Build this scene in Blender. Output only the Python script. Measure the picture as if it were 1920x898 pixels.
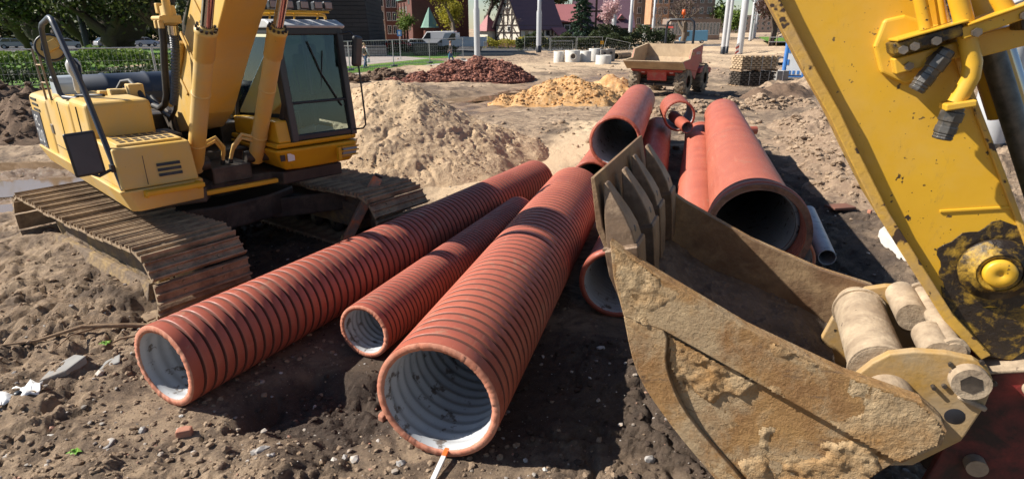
import bpy, math, random
import numpy as np
from mathutils import Vector, Matrix, Euler
for o in list(bpy.data.objects): bpy.data.objects.remove(o)
SC = bpy.context.scene
COL = SC.collection
R = math.radians
random.seed(7)
# ------------------------------------------------------------------ camera
cd = bpy.data.cameras.new('camera'); cam = bpy.data.objects.new('camera', cd); COL.objects.link(cam)
cam.location = (0, 0, 2.8); cam.rotation_euler = (R(90 - 19.9), 0, 0)
cd.sensor_width = 36; cd.lens = 36 * 1091 / 1920; cd.clip_start = .05; cd.clip_end = 6000
cd.dof.use_dof = True; cd.dof.focus_distance = 5.5; cd.dof.aperture_fstop = 4.0
SC.camera = cam
# ------------------------------------------------------------------ sky and sun
SUN = Vector((-.985, .02, .82)).normalized()          # towards the sun
w = bpy.data.worlds.new('World'); SC.world = w; w.use_nodes = True
nt = w.node_tree; nt.nodes.clear()
sky = nt.nodes.new('ShaderNodeTexSky'); sky.sky_type = 'NISHITA'; sky.sun_disc = False
sky.sun_elevation = math.asin(SUN.z); sky.sun_rotation = math.atan2(SUN.x, SUN.y)
sky.air_density = 1.0; sky.dust_density = .15; sky.ozone_density = 2.5
bg = nt.nodes.new('ShaderNodeBackground'); bg.inputs[1].default_value = .057
wo = nt.nodes.new('ShaderNodeOutputWorld')
nt.links.new(sky.outputs[0], bg.inputs[0]); nt.links.new(bg.outputs[0], wo.inputs[0])
sd = bpy.data.lights.new('sun', 'SUN'); sd.energy = 5.0; sd.angle = R(.53); sd.color = (1, .93, .82)
so = bpy.data.objects.new('sun', sd); COL.objects.link(so); so.location = (0, 0, 30)
so.rotation_euler = (-SUN).to_track_quat('-Z', 'Y').to_euler()
SC.view_settings.view_transform = 'Standard'; SC.view_settings.look = 'None'
SC.view_settings.exposure = .8; SC.view_settings.gamma = 1.0
SC.view_settings.use_curve_mapping = False
SC.cycles.use_denoising = True
SC.cycles.max_bounces = 6
# ------------------------------------------------------------------ noise
_rng = np.random.RandomState(3)
_T = _rng.rand(256, 256)
def vn(x, y, s=0):
    x = np.asarray(x, float) + s * 17.31; y = np.asarray(y, float) + s * 9.77
    xi = np.floor(x).astype(int); yi = np.floor(y).astype(int)
    fx = x - xi; fy = y - yi
    fx = fx * fx * (3 - 2 * fx); fy = fy * fy * (3 - 2 * fy)
    a = _T[xi & 255, yi & 255]; b = _T[(xi + 1) & 255, yi & 255]
    c = _T[xi & 255, (yi + 1) & 255]; d = _T[(xi + 1) & 255, (yi + 1) & 255]
    return (a * (1 - fx) + b * fx) * (1 - fy) + (c * (1 - fx) + d * fx) * fy
def fbm(x, y, f=1., o=4, s=0, g=.5):
    r = 0; a = 1; t = 0
    for i in range(o):
        r = r + a * (vn(x * f, y * f, s + i * 3) - .5) * 2; t += a; a *= g; f *= 2.03
    return r / t
def worley(x, y, f, s=0):
    x = np.asarray(x, float) * f + s * 7.13; y = np.asarray(y, float) * f + s * 3.71; xi = np.floor(x).astype(int); yi = np.floor(y).astype(int)
    f1 = np.full(x.shape, 9.); f2 = np.full(x.shape, 9.); cid = np.zeros(x.shape)
    for i in (-1, 0, 1):
        for j in (-1, 0, 1):
            a = (xi + i) & 255; b = (yi + j) & 255; d = np.hypot(xi + i + .1 + .8 * _T[a, b] - x, yi + j + .1 + .8 * _T[b, a] - y)
            n = d < f1; f2 = np.where(n, f1, np.minimum(f2, d)); cid = np.where(n, _T[(a + 37) & 255, (b + 11) & 255], cid); f1 = np.where(n, d, f1)
    return f1, f2 - f1, cid
def ss(a, b, x):
    t = np.clip((x - a) / (b - a), 0, 1); return t * t * (3 - 2 * t)
# ------------------------------------------------------------------ objects
def link(o, parent=None):
    COL.objects.link(o)
    if parent is not None: o.parent = parent
    return o
def tag(o, label=None, cat=None, group=None, kind=None):
    if label: o['label'] = label
    if cat: o['category'] = cat
    if group: o['group'] = group
    if kind: o['kind'] = kind
    return o
def thing(name, label, cat, loc=(0, 0, 0), rz=0, group=None):
    o = bpy.data.objects.new(name, None); o.empty_display_size = .2
    link(o); o.location = loc; o.rotation_euler = (0, 0, rz)
    return tag(o, label, cat, group)
def copy_tree(o, parent=None):
    c = o.copy(); COL.objects.link(c); c.parent = parent
    for ch in o.children: copy_tree(ch, c)
    return c
class MB:
    def __init__(s): s.v = []; s.f = []; s.m = []; s.s = []; s.xf = None
    def add(s, v, f, m=0, smooth=False):
        n = len(s.v)
        if s.xf is not None: v = [s.xf @ Vector(p) for p in v]
        s.v += [tuple(p) for p in v]
        s.f += [tuple(i + n for i in q) for q in f]
        s.m += [m] * len(f); s.s += [smooth] * len(f); return s
    def box(s, c, d, rot=None, m=0):
        x, y, z = d[0] / 2, d[1] / 2, d[2] / 2
        v = [Vector(p) for p in ((-x, -y, -z), (x, -y, -z), (x, y, -z), (-x, y, -z), (-x, -y, z), (x, -y, z), (x, y, z), (-x, y, z))]
        if rot is not None:
            M = rot if isinstance(rot, Matrix) else Euler(rot).to_matrix()
            v = [M @ p for p in v]
        c = Vector(c)
        return s.add([p + c for p in v], [(3, 2, 1, 0), (4, 5, 6, 7), (0, 1, 5, 4), (1, 2, 6, 5), (2, 3, 7, 6), (3, 0, 4, 7)], m)
    def bb(s, x0, x1, y0, y1, z0, z1, m=0):
        return s.box(((x0 + x1) / 2, (y0 + y1) / 2, (z0 + z1) / 2), (abs(x1 - x0), abs(y1 - y0), abs(z1 - z0)), None, m)
    def prism(s, poly, ax, a, b, m=0, fn=None):
        # poly: 2D points in the two remaining axes; ax: 'x','y','z'
        def P(p, t):
            return {'x': (t, p[0], p[1]), 'y': (p[0], t, p[1]), 'z': (p[0], p[1], t)}[ax]
        n = len(poly)
        ar = sum(poly[i][0] * poly[(i + 1) % n][1] - poly[(i + 1) % n][0] * poly[i][1] for i in range(n))
        fl = (ar > 0) != (ax == 'y')
        if a > b: a, b = b, a
        v = [P(p, a) for p in poly] + [P(p, b) for p in poly]
        f = [tuple(range(n))[::-1], tuple(range(n, 2 * n))] + [(i, (i + 1) % n, (i + 1) % n + n, i + n) for i in range(n)]
        if not fl: f = [q[::-1] for q in f]
        if fn: v = [fn(Vector(p)) for p in v]
        return s.add(v, f, m)
    def tube(s, path, r, n=10, m=0, caps=True, smooth=True):
        P = [Vector(p) for p in path]; k = len(P)
        rs = r if isinstance(r, (list, tuple)) else [r] * k
        T = [((P[min(i + 1, k - 1)] - P[max(i - 1, 0)]).normalized()) for i in range(k)]
        u = T[0].orthogonal().normalized(); v = []
        for i in range(k):
            u = (u - T[i] * u.dot(T[i])).normalized(); b = T[i].cross(u)
            for j in range(n):
                a = 2 * math.pi * j / n
                v.append(P[i] + (u * math.cos(a) + b * math.sin(a)) * rs[i])
        f = [(i * n + j, i * n + (j + 1) % n, (i + 1) * n + (j + 1) % n, (i + 1) * n + j) for i in range(k - 1) for j in range(n)]
        s.add(v, f, m, smooth)
        if caps:
            c0 = [tuple(x) for x in v[:n]]; c1 = [tuple(x) for x in v[-n:]]
            xf = s.xf
            s.add(c0, [tuple(range(n))[::-1]], m); s.add(c1, [tuple(range(n))], m)
        return s
    def cyl(s, a, b, r, r2=None, n=16, m=0, caps=True):
        return s.tube([a, b], [r, r if r2 is None else r2], n, m, caps)
    def lathe(s, prof, org, axis, n=32, m=0, smooth=True, ang=(0, 2 * math.pi)):
        # prof: (radius, height) pairs along axis from org
        ax = Vector(axis).normalized(); u = ax.orthogonal().normalized(); b = ax.cross(u); o = Vector(org)
        full = abs(ang[1] - ang[0] - 2 * math.pi) < 1e-6
        k = n if full else n + 1; v = []
        for (r, h) in prof:
            for j in range(k):
                a = ang[0] + (ang[1] - ang[0]) * j / n
                v.append(o + ax * h + (u * math.cos(a) + b * math.sin(a)) * r)
        f = []
        for i in range(len(prof) - 1):
            for j in range(n):
                j2 = (j + 1) % k
                f.append((i * k + j, i * k + j2, (i + 1) * k + j2, (i + 1) * k + j))
        return s.add(v, f, m, smooth)
    def build(s, name, mats, parent=None, bevel=0, seg=2, loc=None, rot=None):
        me = bpy.data.meshes.new(name); me.from_pydata([tuple(p) for p in s.v], [], s.f)
        for mt in (mats if isinstance(mats, (list, tuple)) else [mats]): me.materials.append(mt)
        me.polygons.foreach_set('material_index', s.m); me.polygons.foreach_set('use_smooth', s.s); me.update()
        o = bpy.data.objects.new(name, me); link(o, parent)
        if loc is not None: o.location = loc
        if rot is not None: o.rotation_euler = rot
        if bevel:
            bm = o.modifiers.new('bevel', 'BEVEL'); bm.width = bevel; bm.segments = seg; bm.limit_method = 'ANGLE'; bm.angle_limit = R(35)
        return o
def text_mesh(body, size, mat, parent, loc, rot, name='lettering', ext=.001):
    c = bpy.data.curves.new(name, 'FONT'); c.body = body; c.size = size; c.extrude = ext; c.align_x = 'CENTER'
    o = bpy.data.objects.new(name, c); me = bpy.data.meshes.new_from_object(o); bpy.data.objects.remove(o)
    me.materials.append(mat); o = bpy.data.objects.new(name, me); link(o, parent); o.location = loc; o.rotation_euler = rot; return o
def npmesh(name, V, F, mats, parent=None, smooth=False, attrs=None):
    me = bpy.data.meshes.new(name); F = np.asarray(F); V = np.asarray(V, np.float32)
    me.vertices.add(len(V)); me.vertices.foreach_set('co', V.ravel())
    k = F.shape[1]; me.loops.add(F.size); me.loops.foreach_set('vertex_index', F.ravel().astype(np.int32))
    me.polygons.add(len(F)); me.polygons.foreach_set('loop_start', np.arange(0, F.size, k, dtype=np.int32))
    me.polygons.foreach_set('loop_total', np.full(len(F), k, np.int32))
    me.polygons.foreach_set('use_smooth', np.full(len(F), smooth))
    for mt in (mats if isinstance(mats, (list, tuple)) else [mats]): me.materials.append(mt)
    for n, a in (attrs or {}).items():
        at = me.attributes.new(n, 'FLOAT', 'POINT'); at.data.foreach_set('value', np.asarray(a, np.float32).ravel())
    me.update(calc_edges=True); me.validate()
    o = bpy.data.objects.new(name, me); return link(o, parent)
def grid_faces(ny, nx):
    i = np.arange(ny - 1)[:, None] * nx + np.arange(nx - 1)[None]
    return np.stack([i, i + 1, i + nx + 1, i + nx], -1).reshape(-1, 4)
# ------------------------------------------------------------------ materials
class N:
    def __init__(s, name):
        s.mat = bpy.data.materials.new(name); s.mat.use_nodes = True
        s.t = s.mat.node_tree; s.b = s.t.nodes['Principled BSDF']; s.tc = s.t.nodes.new('ShaderNodeTexCoord'); s.space = 'Object'
    def n(s, ty, **k):
        nd = s.t.nodes.new(ty)
        for a, v in k.items():
            if isinstance(a, str) and hasattr(nd, a): setattr(nd, a, v)
        return nd
    def l(s, a, b): s.t.links.new(a, b)
    def noise(s, scale, det=4, rough=.55, dist=0, vec=None, stretch=None):
        nd = s.t.nodes.new('ShaderNodeTexNoise'); nd.inputs['Scale'].default_value = scale; nd.inputs['Detail'].default_value = det
        nd.inputs['Roughness'].default_value = rough; nd.inputs['Distortion'].default_value = dist
        v = vec or s.tc.outputs[s.space]
        if stretch:
            mp = s.t.nodes.new('ShaderNodeMapping'); mp.inputs['Scale'].default_value = stretch; s.l(v, mp.inputs[0]); v = mp.outputs[0]
        s.l(v, nd.inputs['Vector']); return nd.outputs[0]
    def vor(s, scale, feat='F1'):
        nd = s.t.nodes.new('ShaderNodeTexVoronoi'); nd.inputs['Scale'].default_value = scale; nd.feature = feat
        s.l(s.tc.outputs[s.space], nd.inputs['Vector']); return nd.outputs[0]
    def ramp(s, fac, lo, hi, a=0., b=1.):
        nd = s.t.nodes.new('ShaderNodeMapRange'); nd.inputs[1].default_value = lo; nd.inputs[2].default_value = hi
        nd.inputs[3].default_value = a; nd.inputs[4].default_value = b; nd.clamp = True
        s.l(fac, nd.inputs[0]); return nd.outputs[0]
    def math(s, op, a, b=None):
        nd = s.t.nodes.new('ShaderNodeMath'); nd.operation = op
        for i, q in enumerate((a, b)):
            if q is None: continue
            if isinstance(q, (int, float)): nd.inputs[i].default_value = q
            else: s.l(q, nd.inputs[i])
        return nd.outputs[0]
    def mix(s, fac, a, b):
        nd = s.t.nodes.new('ShaderNodeMix'); nd.data_type = 'RGBA'
        for i, q in ((0, fac), (6, a), (7, b)):
            if isinstance(q, (int, float)): nd.inputs[i].default_value = q
            elif isinstance(q, tuple): nd.inputs[i].default_value = (*q, 1)
            else: s.l(q, nd.inputs[i])
        return nd.outputs[2]
    def attr(s, name):
        nd = s.t.nodes.new('ShaderNodeAttribute'); nd.attribute_name = name; return nd.outputs['Fac']
    def bump(s, h, strength=.3, dist=.02, prev=None):
        nd = s.t.nodes.new('ShaderNodeBump'); nd.inputs['Strength'].default_value = strength; nd.inputs['Distance'].default_value = dist
        s.l(h, nd.inputs['Height'])
        if prev is not None: s.l(prev, nd.inputs['Normal'])
        s.l(nd.outputs[0], s.b.inputs['Normal']); return nd.outputs[0]
    def set(s, k, v):
        i = s.b.inputs[k]
        if isinstance(v, (int, float)): i.default_value = v
        elif isinstance(v, tuple): i.default_value = (*v, 1)
        else: s.l(v, i)
def pm(name, col, rough=.6, metal=0., col2=None, scale=6., dirt=None, damt=.5, dscale=3., bump=0., bscale=30., spec=None, coat=0., chips=None, cscale=25., camt=.72, stretch=None, bdist=.01):
    k = N(name); c2 = col2 or tuple(min(1, x * .8) for x in col)
    c = k.mix(k.ramp(k.noise(scale, 5, .6, stretch=stretch), .3, .7), col, c2); rg = rough
    if dirt:
        d = k.ramp(k.noise(dscale, 8, .68, .3), 1 - damt - .1, 1 - damt + .14)
        c = k.mix(d, c, dirt); rg = k.ramp(d, 0, 1, rough, min(.95, rough + .35))
    if chips:
        h = k.ramp(k.noise(cscale, 3, .6), camt, camt + .03); c = k.mix(h, c, chips)
    k.set('Base Color', c); k.set('Roughness', rg); k.set('Metallic', metal)
    if spec is not None: k.set('Specular IOR Level', spec)
    if coat: k.set('Coat Weight', coat); k.set('Coat Roughness', .15)
    if bump: k.bump(k.noise(bscale, 6, .65, stretch=stretch), bump, bdist)
    return k.mat
M = {}
MUD = (.36, .26, .155)
M['yellow'] = pm('yellow_paint', (.66, .40, .075), .42, 0, (.60, .385, .11), 3, dirt=(.54, .39, .18), damt=.5, dscale=1.6, bump=.08, bscale=8, chips=(.08, .05, .03), cscale=45, camt=.73)
M['yellow_bright'] = pm('bright_yellow_paint', (.64, .35, .015), .4, 0, (.56, .29, .015), 4, dirt=(.10, .06, .03), damt=.30, dscale=6, bump=.1, bscale=20)
M['yellow_dirty'] = pm('muddy_yellow_paint', (.42, .27, .08), .7, 0, (.30, .20, .09), 4, dirt=(.17, .125, .09), damt=.60, dscale=3.2, bump=.9, bscale=18, bdist=.03)
M['black'] = pm('black_paint', (.012, .014, .02), .42, 0, (.02, .022, .03), 5, dirt=(.12, .10, .08), damt=.3, dscale=3)
M['hood'] = pm('dark_blue_grey_hood', (.028, .038, .06), .45, 0, (.05, .06, .085), 2)
M['rubber'] = pm('black_rubber', (.016, .017, .02), .6, 0, (.035, .035, .037), 10, bump=.15, bscale=60)
M['chrome'] = pm('chrome_rod', (.55, .53, .52), .16, 1., (.45, .43, .42), 3)
M['steel'] = pm('worn_steel', (.28, .25, .22), .45, .8, (.16, .13, .11), 8, dirt=MUD, damt=.45, dscale=6, bump=.2, bscale=40)
M['shoe'] = pm('muddy_track_steel', (.21, .14, .09), .75, .15, (.09, .06, .042), 6, dirt=(.42, .31, .20), damt=.54, dscale=3.6, bump=.7, bscale=40)
M['oily'] = pm('oily_dark_steel', (.022, .018, .016), .5, 0, (.05, .04, .032), 5, dirt=(.13, .10, .075), damt=.42, dscale=3, bump=.4, bscale=20)
M['grey_plastic'] = pm('grey_plastic', (.28, .33, .38), .5, 0, (.36, .40, .44), 4)
M['roof_grey'] = pm('weathered_grey_roof', (.42, .43, .45), .4, 0, (.52, .53, .54), 4, dirt=(.22, .2, .18), damt=.35)
M['white'] = pm('white_paint', (.72, .73, .74), .45, 0, (.62, .62, .62), 3)
def glass(name, tint, alpha_mix=.75, rough=.02):
    k = N(name); k.t.nodes.remove(k.b)
    tr = k.n('ShaderNodeBsdfTransparent'); tr.inputs[0].default_value = (*tint, 1)
    gl = k.n('ShaderNodeBsdfGlossy'); gl.inputs['Roughness'].default_value = rough; gl.inputs[0].default_value = (.85, .95, 1, 1)
    fr = k.n('ShaderNodeFresnel'); fr.inputs[0].default_value = 1.5
    mx = k.n('ShaderNodeMixShader'); k.l(fr.outputs[0], mx.inputs[0]); k.l(tr.outputs[0], mx.inputs[1]); k.l(gl.outputs[0], mx.inputs[2])
    # dusty film
    df = k.n('ShaderNodeBsdfDiffuse'); df.inputs[0].default_value = (.35, .34, .30, 1)
    m2 = k.n('ShaderNodeMixShader'); k.l(k.ramp(k.noise(4, 6, .7), .45, .9, .0, .016), m2.inputs[0]); k.l(mx.outputs[0], m2.inputs[1]); k.l(df.outputs[0], m2.inputs[2])
    k.l(m2.outputs[0], k.t.nodes['Material Output'].inputs[0]); return k.mat
M['glass'] = glass('tinted_cab_glass', (.60, .69, .70))
M['dark_glass'] = pm('dark_window_glass', (.018, .022, .028), .12, 0, (.04, .045, .05), 2, spec=.7)
# ------------------------------------------------------------------ ground
def seg_d(x, y, pts):
    d = np.full(np.shape(x), 1e9)
    for (ax, ay), (bx, by) in zip(pts[:-1], pts[1:]):
        t = np.clip(((x - ax) * (bx - ax) + (y - ay) * (by - ay)) / ((bx - ax) ** 2 + (by - ay) ** 2), 0, 1)
        d = np.minimum(d, np.hypot(x - ax - t * (bx - ax), y - ay - t * (by - ay)))
    return d
ROAD = [(-9.5, 15), (-4.2, 17.8), (-1.5, 22), (1.5, 29.5), (7, 37), (14, 46)]
PATH = [(-.9, 9.9), (.5, 12.2), (1.6, 14.6), (2.6, 18)]
def road_m(x, y): return 1 - ss(.5, 1.35, seg_d(x, y, ROAD) / (.6 + .045 * y) + .35 * fbm(x, y, .35, 3, 5))
def path_m(x, y): return 1 - ss(.4, 1.1, seg_d(x, y, PATH) + .3 * fbm(x, y, .8, 3, 8))
PUD = [(-9.6, 10.7, 2.6, .62, .25), (-8.4, 9.3, 1.3, .30, .3), (-10.6, 12.6, 2.2, .5, .2), (-1.6, 25.6, 3.4, .75, .62), (1.2, 29.6, 3.0, .6, .85)]
def pud_m(x, y):
    m = np.zeros(np.shape(x))
    for (px, py, a, b, t) in PUD:
        u = (x - px) * math.cos(t) + (y - py) * math.sin(t); v = -(x - px) * math.sin(t) + (y - py) * math.cos(t)
        m = np.maximum(m, 1 - ss(.7, 1.5, np.hypot(u / a, v / b)))
    return m
def flat_m(x, y): return (x + 10.9) * -.927 + (y - 38.7) * .373   # > 0 on the kept park side
def pit_m(x, y): return 1 - ss(.55, 1.15, np.hypot((x + 1.38) / .88, (y - 3.95) / .62) + .22 * fbm(x, y, 2.2, 3, 2))
def terrain(x, y):
    x = np.asarray(x, float); y = np.asarray(y, float)
    r = np.hypot(x, y)
    site = 1 - ss(70, 110, y)
    h = .10 * fbm(x, y, .22, 3, 1) * site
    rough = site * (1 - .85 * road_m(x, y)) * (1 - .7 * path_m(x, y))
    near = 1 - ss(10, 26, r)
    b = fbm(x, y, .9, 4, 4)
    h = h + rough * (.065 * b + .055 * (np.abs(fbm(x, y, 2.3, 4, 9)) - .15) + near * .040 * fbm(x, y, 5.0, 6, 12, .70) - near * .05 * ss(.0, .10, .10 - np.abs(fbm(x, y, 1.7, 4, 15))))
    # broken crust: sharp-edged clods with cracks between, strongest close by
    wx_ = x + .10 * fbm(x, y, 2.1, 3, 27); wy_ = y + .10 * fbm(x, y, 2.1, 3, 29)
    nr = 1 - ss(5, 12, r); q1 = ss(-.25, .30, fbm(x, y, .8, 3, 19)); q2 = ss(-.2, .4, fbm(x, y, .7, 3, 23))
    _, e1, c1 = worley(wx_, wy_, 4.2, 1); _, e2, c2 = worley(wx_, wy_, 11., 2)
    h = h + rough * nr * (q1 * (.045 * (c1 - .4) * ss(0, .22, e1) - .030 * (1 - ss(0, .10, e1))) + q2 * (.030 * (c2 - .4) * ss(0, .25, e2) - .012 * (1 - ss(0, .14, e2))))
    # lumpy clods in scattered fields
    cl = ss(.05, .45, fbm(x, y, .55, 3, 21))
    h = h + rough * cl * .10 * np.maximum(0, fbm(x, y, 3.6, 4, 25, .6) + .12)
    h = h - .14 * pit_m(x, y) + .05 * pit_m(x, y) * fbm(x, y, 5, 3, 41)
    # bank of disturbed soil right of the pipes, higher ground further back
    bank = ss(1.0, 2.6, x - (2.9 + .22 * y)) * ss(6.5, 9.5, y) * (1 - ss(19, 25, y))
    h = h + bank * (.22 + .45 * fbm(x, y, .7, 6, 33, .66) + .10 * np.maximum(0, fbm(x, y, 3.2, 4, 35, .65)))
    far = ss(20, 26, y) * site * (1 - road_m(x, y))
    h = h + far * (.24 * fbm(x, y, .22, 4, 51) + .10 * np.maximum(0, fbm(x, y, 1.3, 4, 53, .65)) + .05)
    rb = ss(3, 9, x - .30 * y) * ss(24, 36, y) * (1 - ss(95, 110, y))
    h = h + rb * (.35 + .5 * fbm(x, y, .16, 4, 57))
    # ruts of the track beside the near machine, cracked slab of dried mud bottom left
    u = (x + 3.5) * .80 - (y - 4.0) * .60; v_ = (x + 3.5) * .6 + (y - 4.0) * .8
    lf = (1 - ss(-.2, 1.4, x + 1.9)) * (1 - ss(8, 11, y))
    h = h + lf * .040 * (np.abs(np.sin(v_ * 4.2 + 1.6 * fbm(x, y, .9, 3, 61))) ** 3 - .3) * ss(-.5, .3, fbm(x, y, .6, 2, 63))
    rd = seg_d(x, y, ROAD); h = h - .07 * road_m(x, y) * (np.cos(rd * 3.6) ** 4) * site
    # tyre chevrons in front of the orange sand
    tz = np.exp(-((y - 17.6 - .1 * x) / 1.2) ** 2) * ss(.4, 1.4, x) * (1 - ss(3.6, 4.8, x))
    h = h + tz * .055 * np.sign(np.sin((x * 1.0 + .55 * np.abs(((y - .1 * x) * 1.3) % 1.0 - .5)) * 16)) * .5
    # soil pushed up along the outer side of the near track
    so_ = -((x + 3.62) * .587 + (y - 5.72) * .81); sl_ = (x + 3.62) * -.81 + (y - 5.72) * .587      # distance out from / back along the track's outer edge
    h = h + ss(-.16, .10, so_) * (1 - ss(.35, 2.2, so_)) * ss(-.35, .25, sl_) * (1 - ss(3.6, 5.0, sl_)) * (.20 + .10 * fbm(x, y, 2.2, 4, 65) + .05 * ss(.0, .14, so_) * (1 - ss(.14, .5, so_)))
    # flat where the pipes, the tracks and the stacks stand
    for (ax, ay, bx, by, wd) in ((-2.72, 3.9, .45, 9.45, .55), (-1.32, 4.6, .4, 9.1, .4), (-.5, 3.3, .95, 8.5, .6), (1.05, 5.4, 2.9, 11.1, .6), (1.3, 8.8, 3.2, 14.5, .6), (2.3, 5., 5.2, 15., .9), (-6.1, 8.7, -3.1, 6.4, .45), (-4.3, 10.6, -.9, 8.4, .8)):
        q = 1 - ss(wd * .6, wd * 1.3, seg_d(x, y, [(ax, ay), (bx, by)])); h = h * (1 - q * .9) - .015 * q
    h = h * (1 - ss(-.6, .4, flat_m(x, y)))
    pm_ = pud_m(x, y); h = h * (1 - pm_) + pm_ * (-.055 + .05 * fbm(x, y, 1.1, 4, 83, .6))
    h = h * ss(1.5, 3.0, r)
    return h
def gz(x, y): return float(terrain(np.array([x]), np.array([y]))[0])
ys = np.concatenate([np.linspace(-25, 1.0, 14)[:-1], 1.0 * np.exp(np.linspace(0, math.log(85), 640)), np.geomspace(88, 4000, 24)])
us = np.linspace(-1, 1, 600); us = np.sign(us) * (np.abs(us) ** 1.1)
wy = 1.12 * np.sqrt(ys ** 2 + 9) + 1.5
X = us[None] * wy[:, None]; Y = np.repeat(ys[:, None], len(us), 1)
Z = terrain(X, Y)
def darken_f(x, y):
    d = .95 * pit_m(x, y)  # darker soil in the hollow between the pipe mouths
    d = np.maximum(d, .85 * (1 - ss(.5, 1.5, seg_d(x, y, [(-1.0, 4.4), (.6, 4.3), (1.0, 4.0)]) + .5 * fbm(x, y, 1.6, 3, 71))))  # damp soil together with painted pipe shade, left of the bucket
    d = np.maximum(d, .8 * (1 - ss(.7, 1.5, seg_d(x, y, [(3.6, 6.2), (4.9, 9.2), (5.6, 13)]) + .5 * fbm(x, y, 1.1, 3, 73))))  # painted shadow strip on the ground right of the flanged pipe
    d = np.maximum(d, .7 * (1 - ss(1.6, 2.8, seg_d(x, y, [(-4.2, 9.4), (-2.0, 6.7)]) + .5 * fbm(x, y, 1.1, 3, 75))))  # darker soil between and before the tracks
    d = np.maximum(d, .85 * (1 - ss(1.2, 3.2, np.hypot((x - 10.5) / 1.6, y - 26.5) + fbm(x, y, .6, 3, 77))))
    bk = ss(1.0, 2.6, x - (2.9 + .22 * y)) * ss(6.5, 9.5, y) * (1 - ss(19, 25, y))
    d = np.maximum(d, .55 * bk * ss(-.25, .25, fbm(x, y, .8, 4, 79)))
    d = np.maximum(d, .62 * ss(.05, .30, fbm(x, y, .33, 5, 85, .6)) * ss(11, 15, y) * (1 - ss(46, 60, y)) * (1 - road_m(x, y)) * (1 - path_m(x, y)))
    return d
darkened = darken_f(X, Y)  # one mask for darker soil tones and painted pipe shade
wet = road_m(X, Y) * (1 - ss(44, 60, Y))
wet = np.maximum(wet, (1 - ss(.7, 2.2, np.abs(Y - 11.9 - .12 * X) + .9 * fbm(X, Y, .7, 3, 81))) * (1 - ss(-6.6, -5.6, X)))
pale = np.maximum(path_m(X, Y), .7 * ss(20, 32, Y) * ss(-.2, .4, fbm(X, Y, .12, 3, 91)))
k = N('disturbed_sandy_soil'); k.space = 'Object'
c = k.mix(k.ramp(k.noise(1.3, 6, .65), .34, .66), (.52, .385, .262), (.37, .26, .172))
c = k.mix(k.ramp(k.noise(7, 9, .75), .48, .64), c, (.20, .145, .105))
c = k.mix(k.ramp(k.noise(1.9, 8, .72, .8), .47, .60, 0, .85), c, (.125, .088, .064))
c = k.mix(k.attr('pale'), c, (.67, .50, .325))
c = k.mix(k.attr('darkened'), c, k.mix(k.ramp(k.noise(14, 6, .7), .35, .75), (.040, .030, .026), (.12, .085, .065)))
wetn = k.ramp(k.noise(.9, 4, .6), .38, .60)
c = k.mix(k.attr('wet'), c, k.mix(wetn, (.38, .26, .17), (.24, .155, .095)))
c = k.mix(k.ramp(k.noise(70, 4, .75), .60, .68, 0, .85), c, (.16, .115, .08)); c = k.mix(k.ramp(k.noise(120, 3, .7), .66, .72), c, (.58, .52, .46))
k.set('Base Color', c)
wm = k.math('MULTIPLY', k.attr('wet'), wetn)
k.set('Roughness', k.ramp(wm, 0, .8, .93, .16)); k.set('Specular IOR Level', .35)
nb = k.bump(k.noise(22, 9, .75), 1.0, .05)
k.bump(k.noise(130, 5, .75), 1.0, .010, nb)
M['soil'] = k.mat
ground = npmesh('ground', np.stack([X, Y, Z], -1).reshape(-1, 3), grid_faces(len(ys), len(us)), M['soil'], smooth=True, attrs=dict(darkened=darkened, wet=wet, pale=pale))
tag(ground, 'rutted sandy building-site soil with damp patches and painted pipe shade', 'ground', kind='structure')
k = N('muddy_water'); k.set('Base Color', (.22, .145, .085)); k.set('Roughness', .06); k.set('Specular IOR Level', .8); k.bump(k.noise(7, 3), .05, .01); M['water'] = k.mat
for i, (px, py, a, b, t_) in enumerate(PUD):
    n_ = 28; pts = [(px + 1.25 * (a * math.cos(q) * math.cos(t_) - b * math.sin(q) * math.sin(t_)), py + 1.25 * (a * math.cos(q) * math.sin(t_) + b * math.sin(q) * math.cos(t_))) for q in [2 * math.pi * j / n_ for j in range(n_)]]
    tag(MB().add([(p[0], p[1], -.034) for p in pts], [tuple(range(n_))]).build('puddle', M['water']), ('broad shallow puddle in the ruts behind the near track', 'narrow puddle nearest the rear of the track', 'far puddle below the spoil heap', 'long brown puddle on the wet track behind the sand heap', 'brown puddle on the wet track by the rubble heap')[i], 'puddle', kind='structure')
# ------------------------------------------------------------------ heaps
def heapmat(name, a, b, c3, bs=30, st=.9):
    k = N(name)
    c = k.mix(k.ramp(k.noise(2.2, 6, .65), .35, .65), a, b)
    c = k.mix(k.ramp(k.noise(11, 7, .7), .5, .72), c, c3)
    k.set('Base Color', c); k.set('Roughness', .95); k.set('Specular IOR Level', .2)
    nb = k.bump(k.noise(bs, 8, .72), st, .04); k.bump(k.noise(bs * 6, 4, .7), .5, .006, nb)
    return k.mat
M['sand'] = heapmat('dry_pale_sand', (.61, .45, .295), (.51, .37, .235), (.40, .27, .165))
M['osand'] = heapmat('orange_sand', (.55, .34, .16), (.46, .235, .085), (.60, .46, .30), 9)
M['brown'] = heapmat('dark_brown_soil', (.13, .085, .06), (.19, .13, .09), (.07, .05, .04), 20)
M['chips'] = heapmat('red_brick_rubble', (.20, .085, .06), (.12, .05, .04), (.28, .13, .09), 25)
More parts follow.
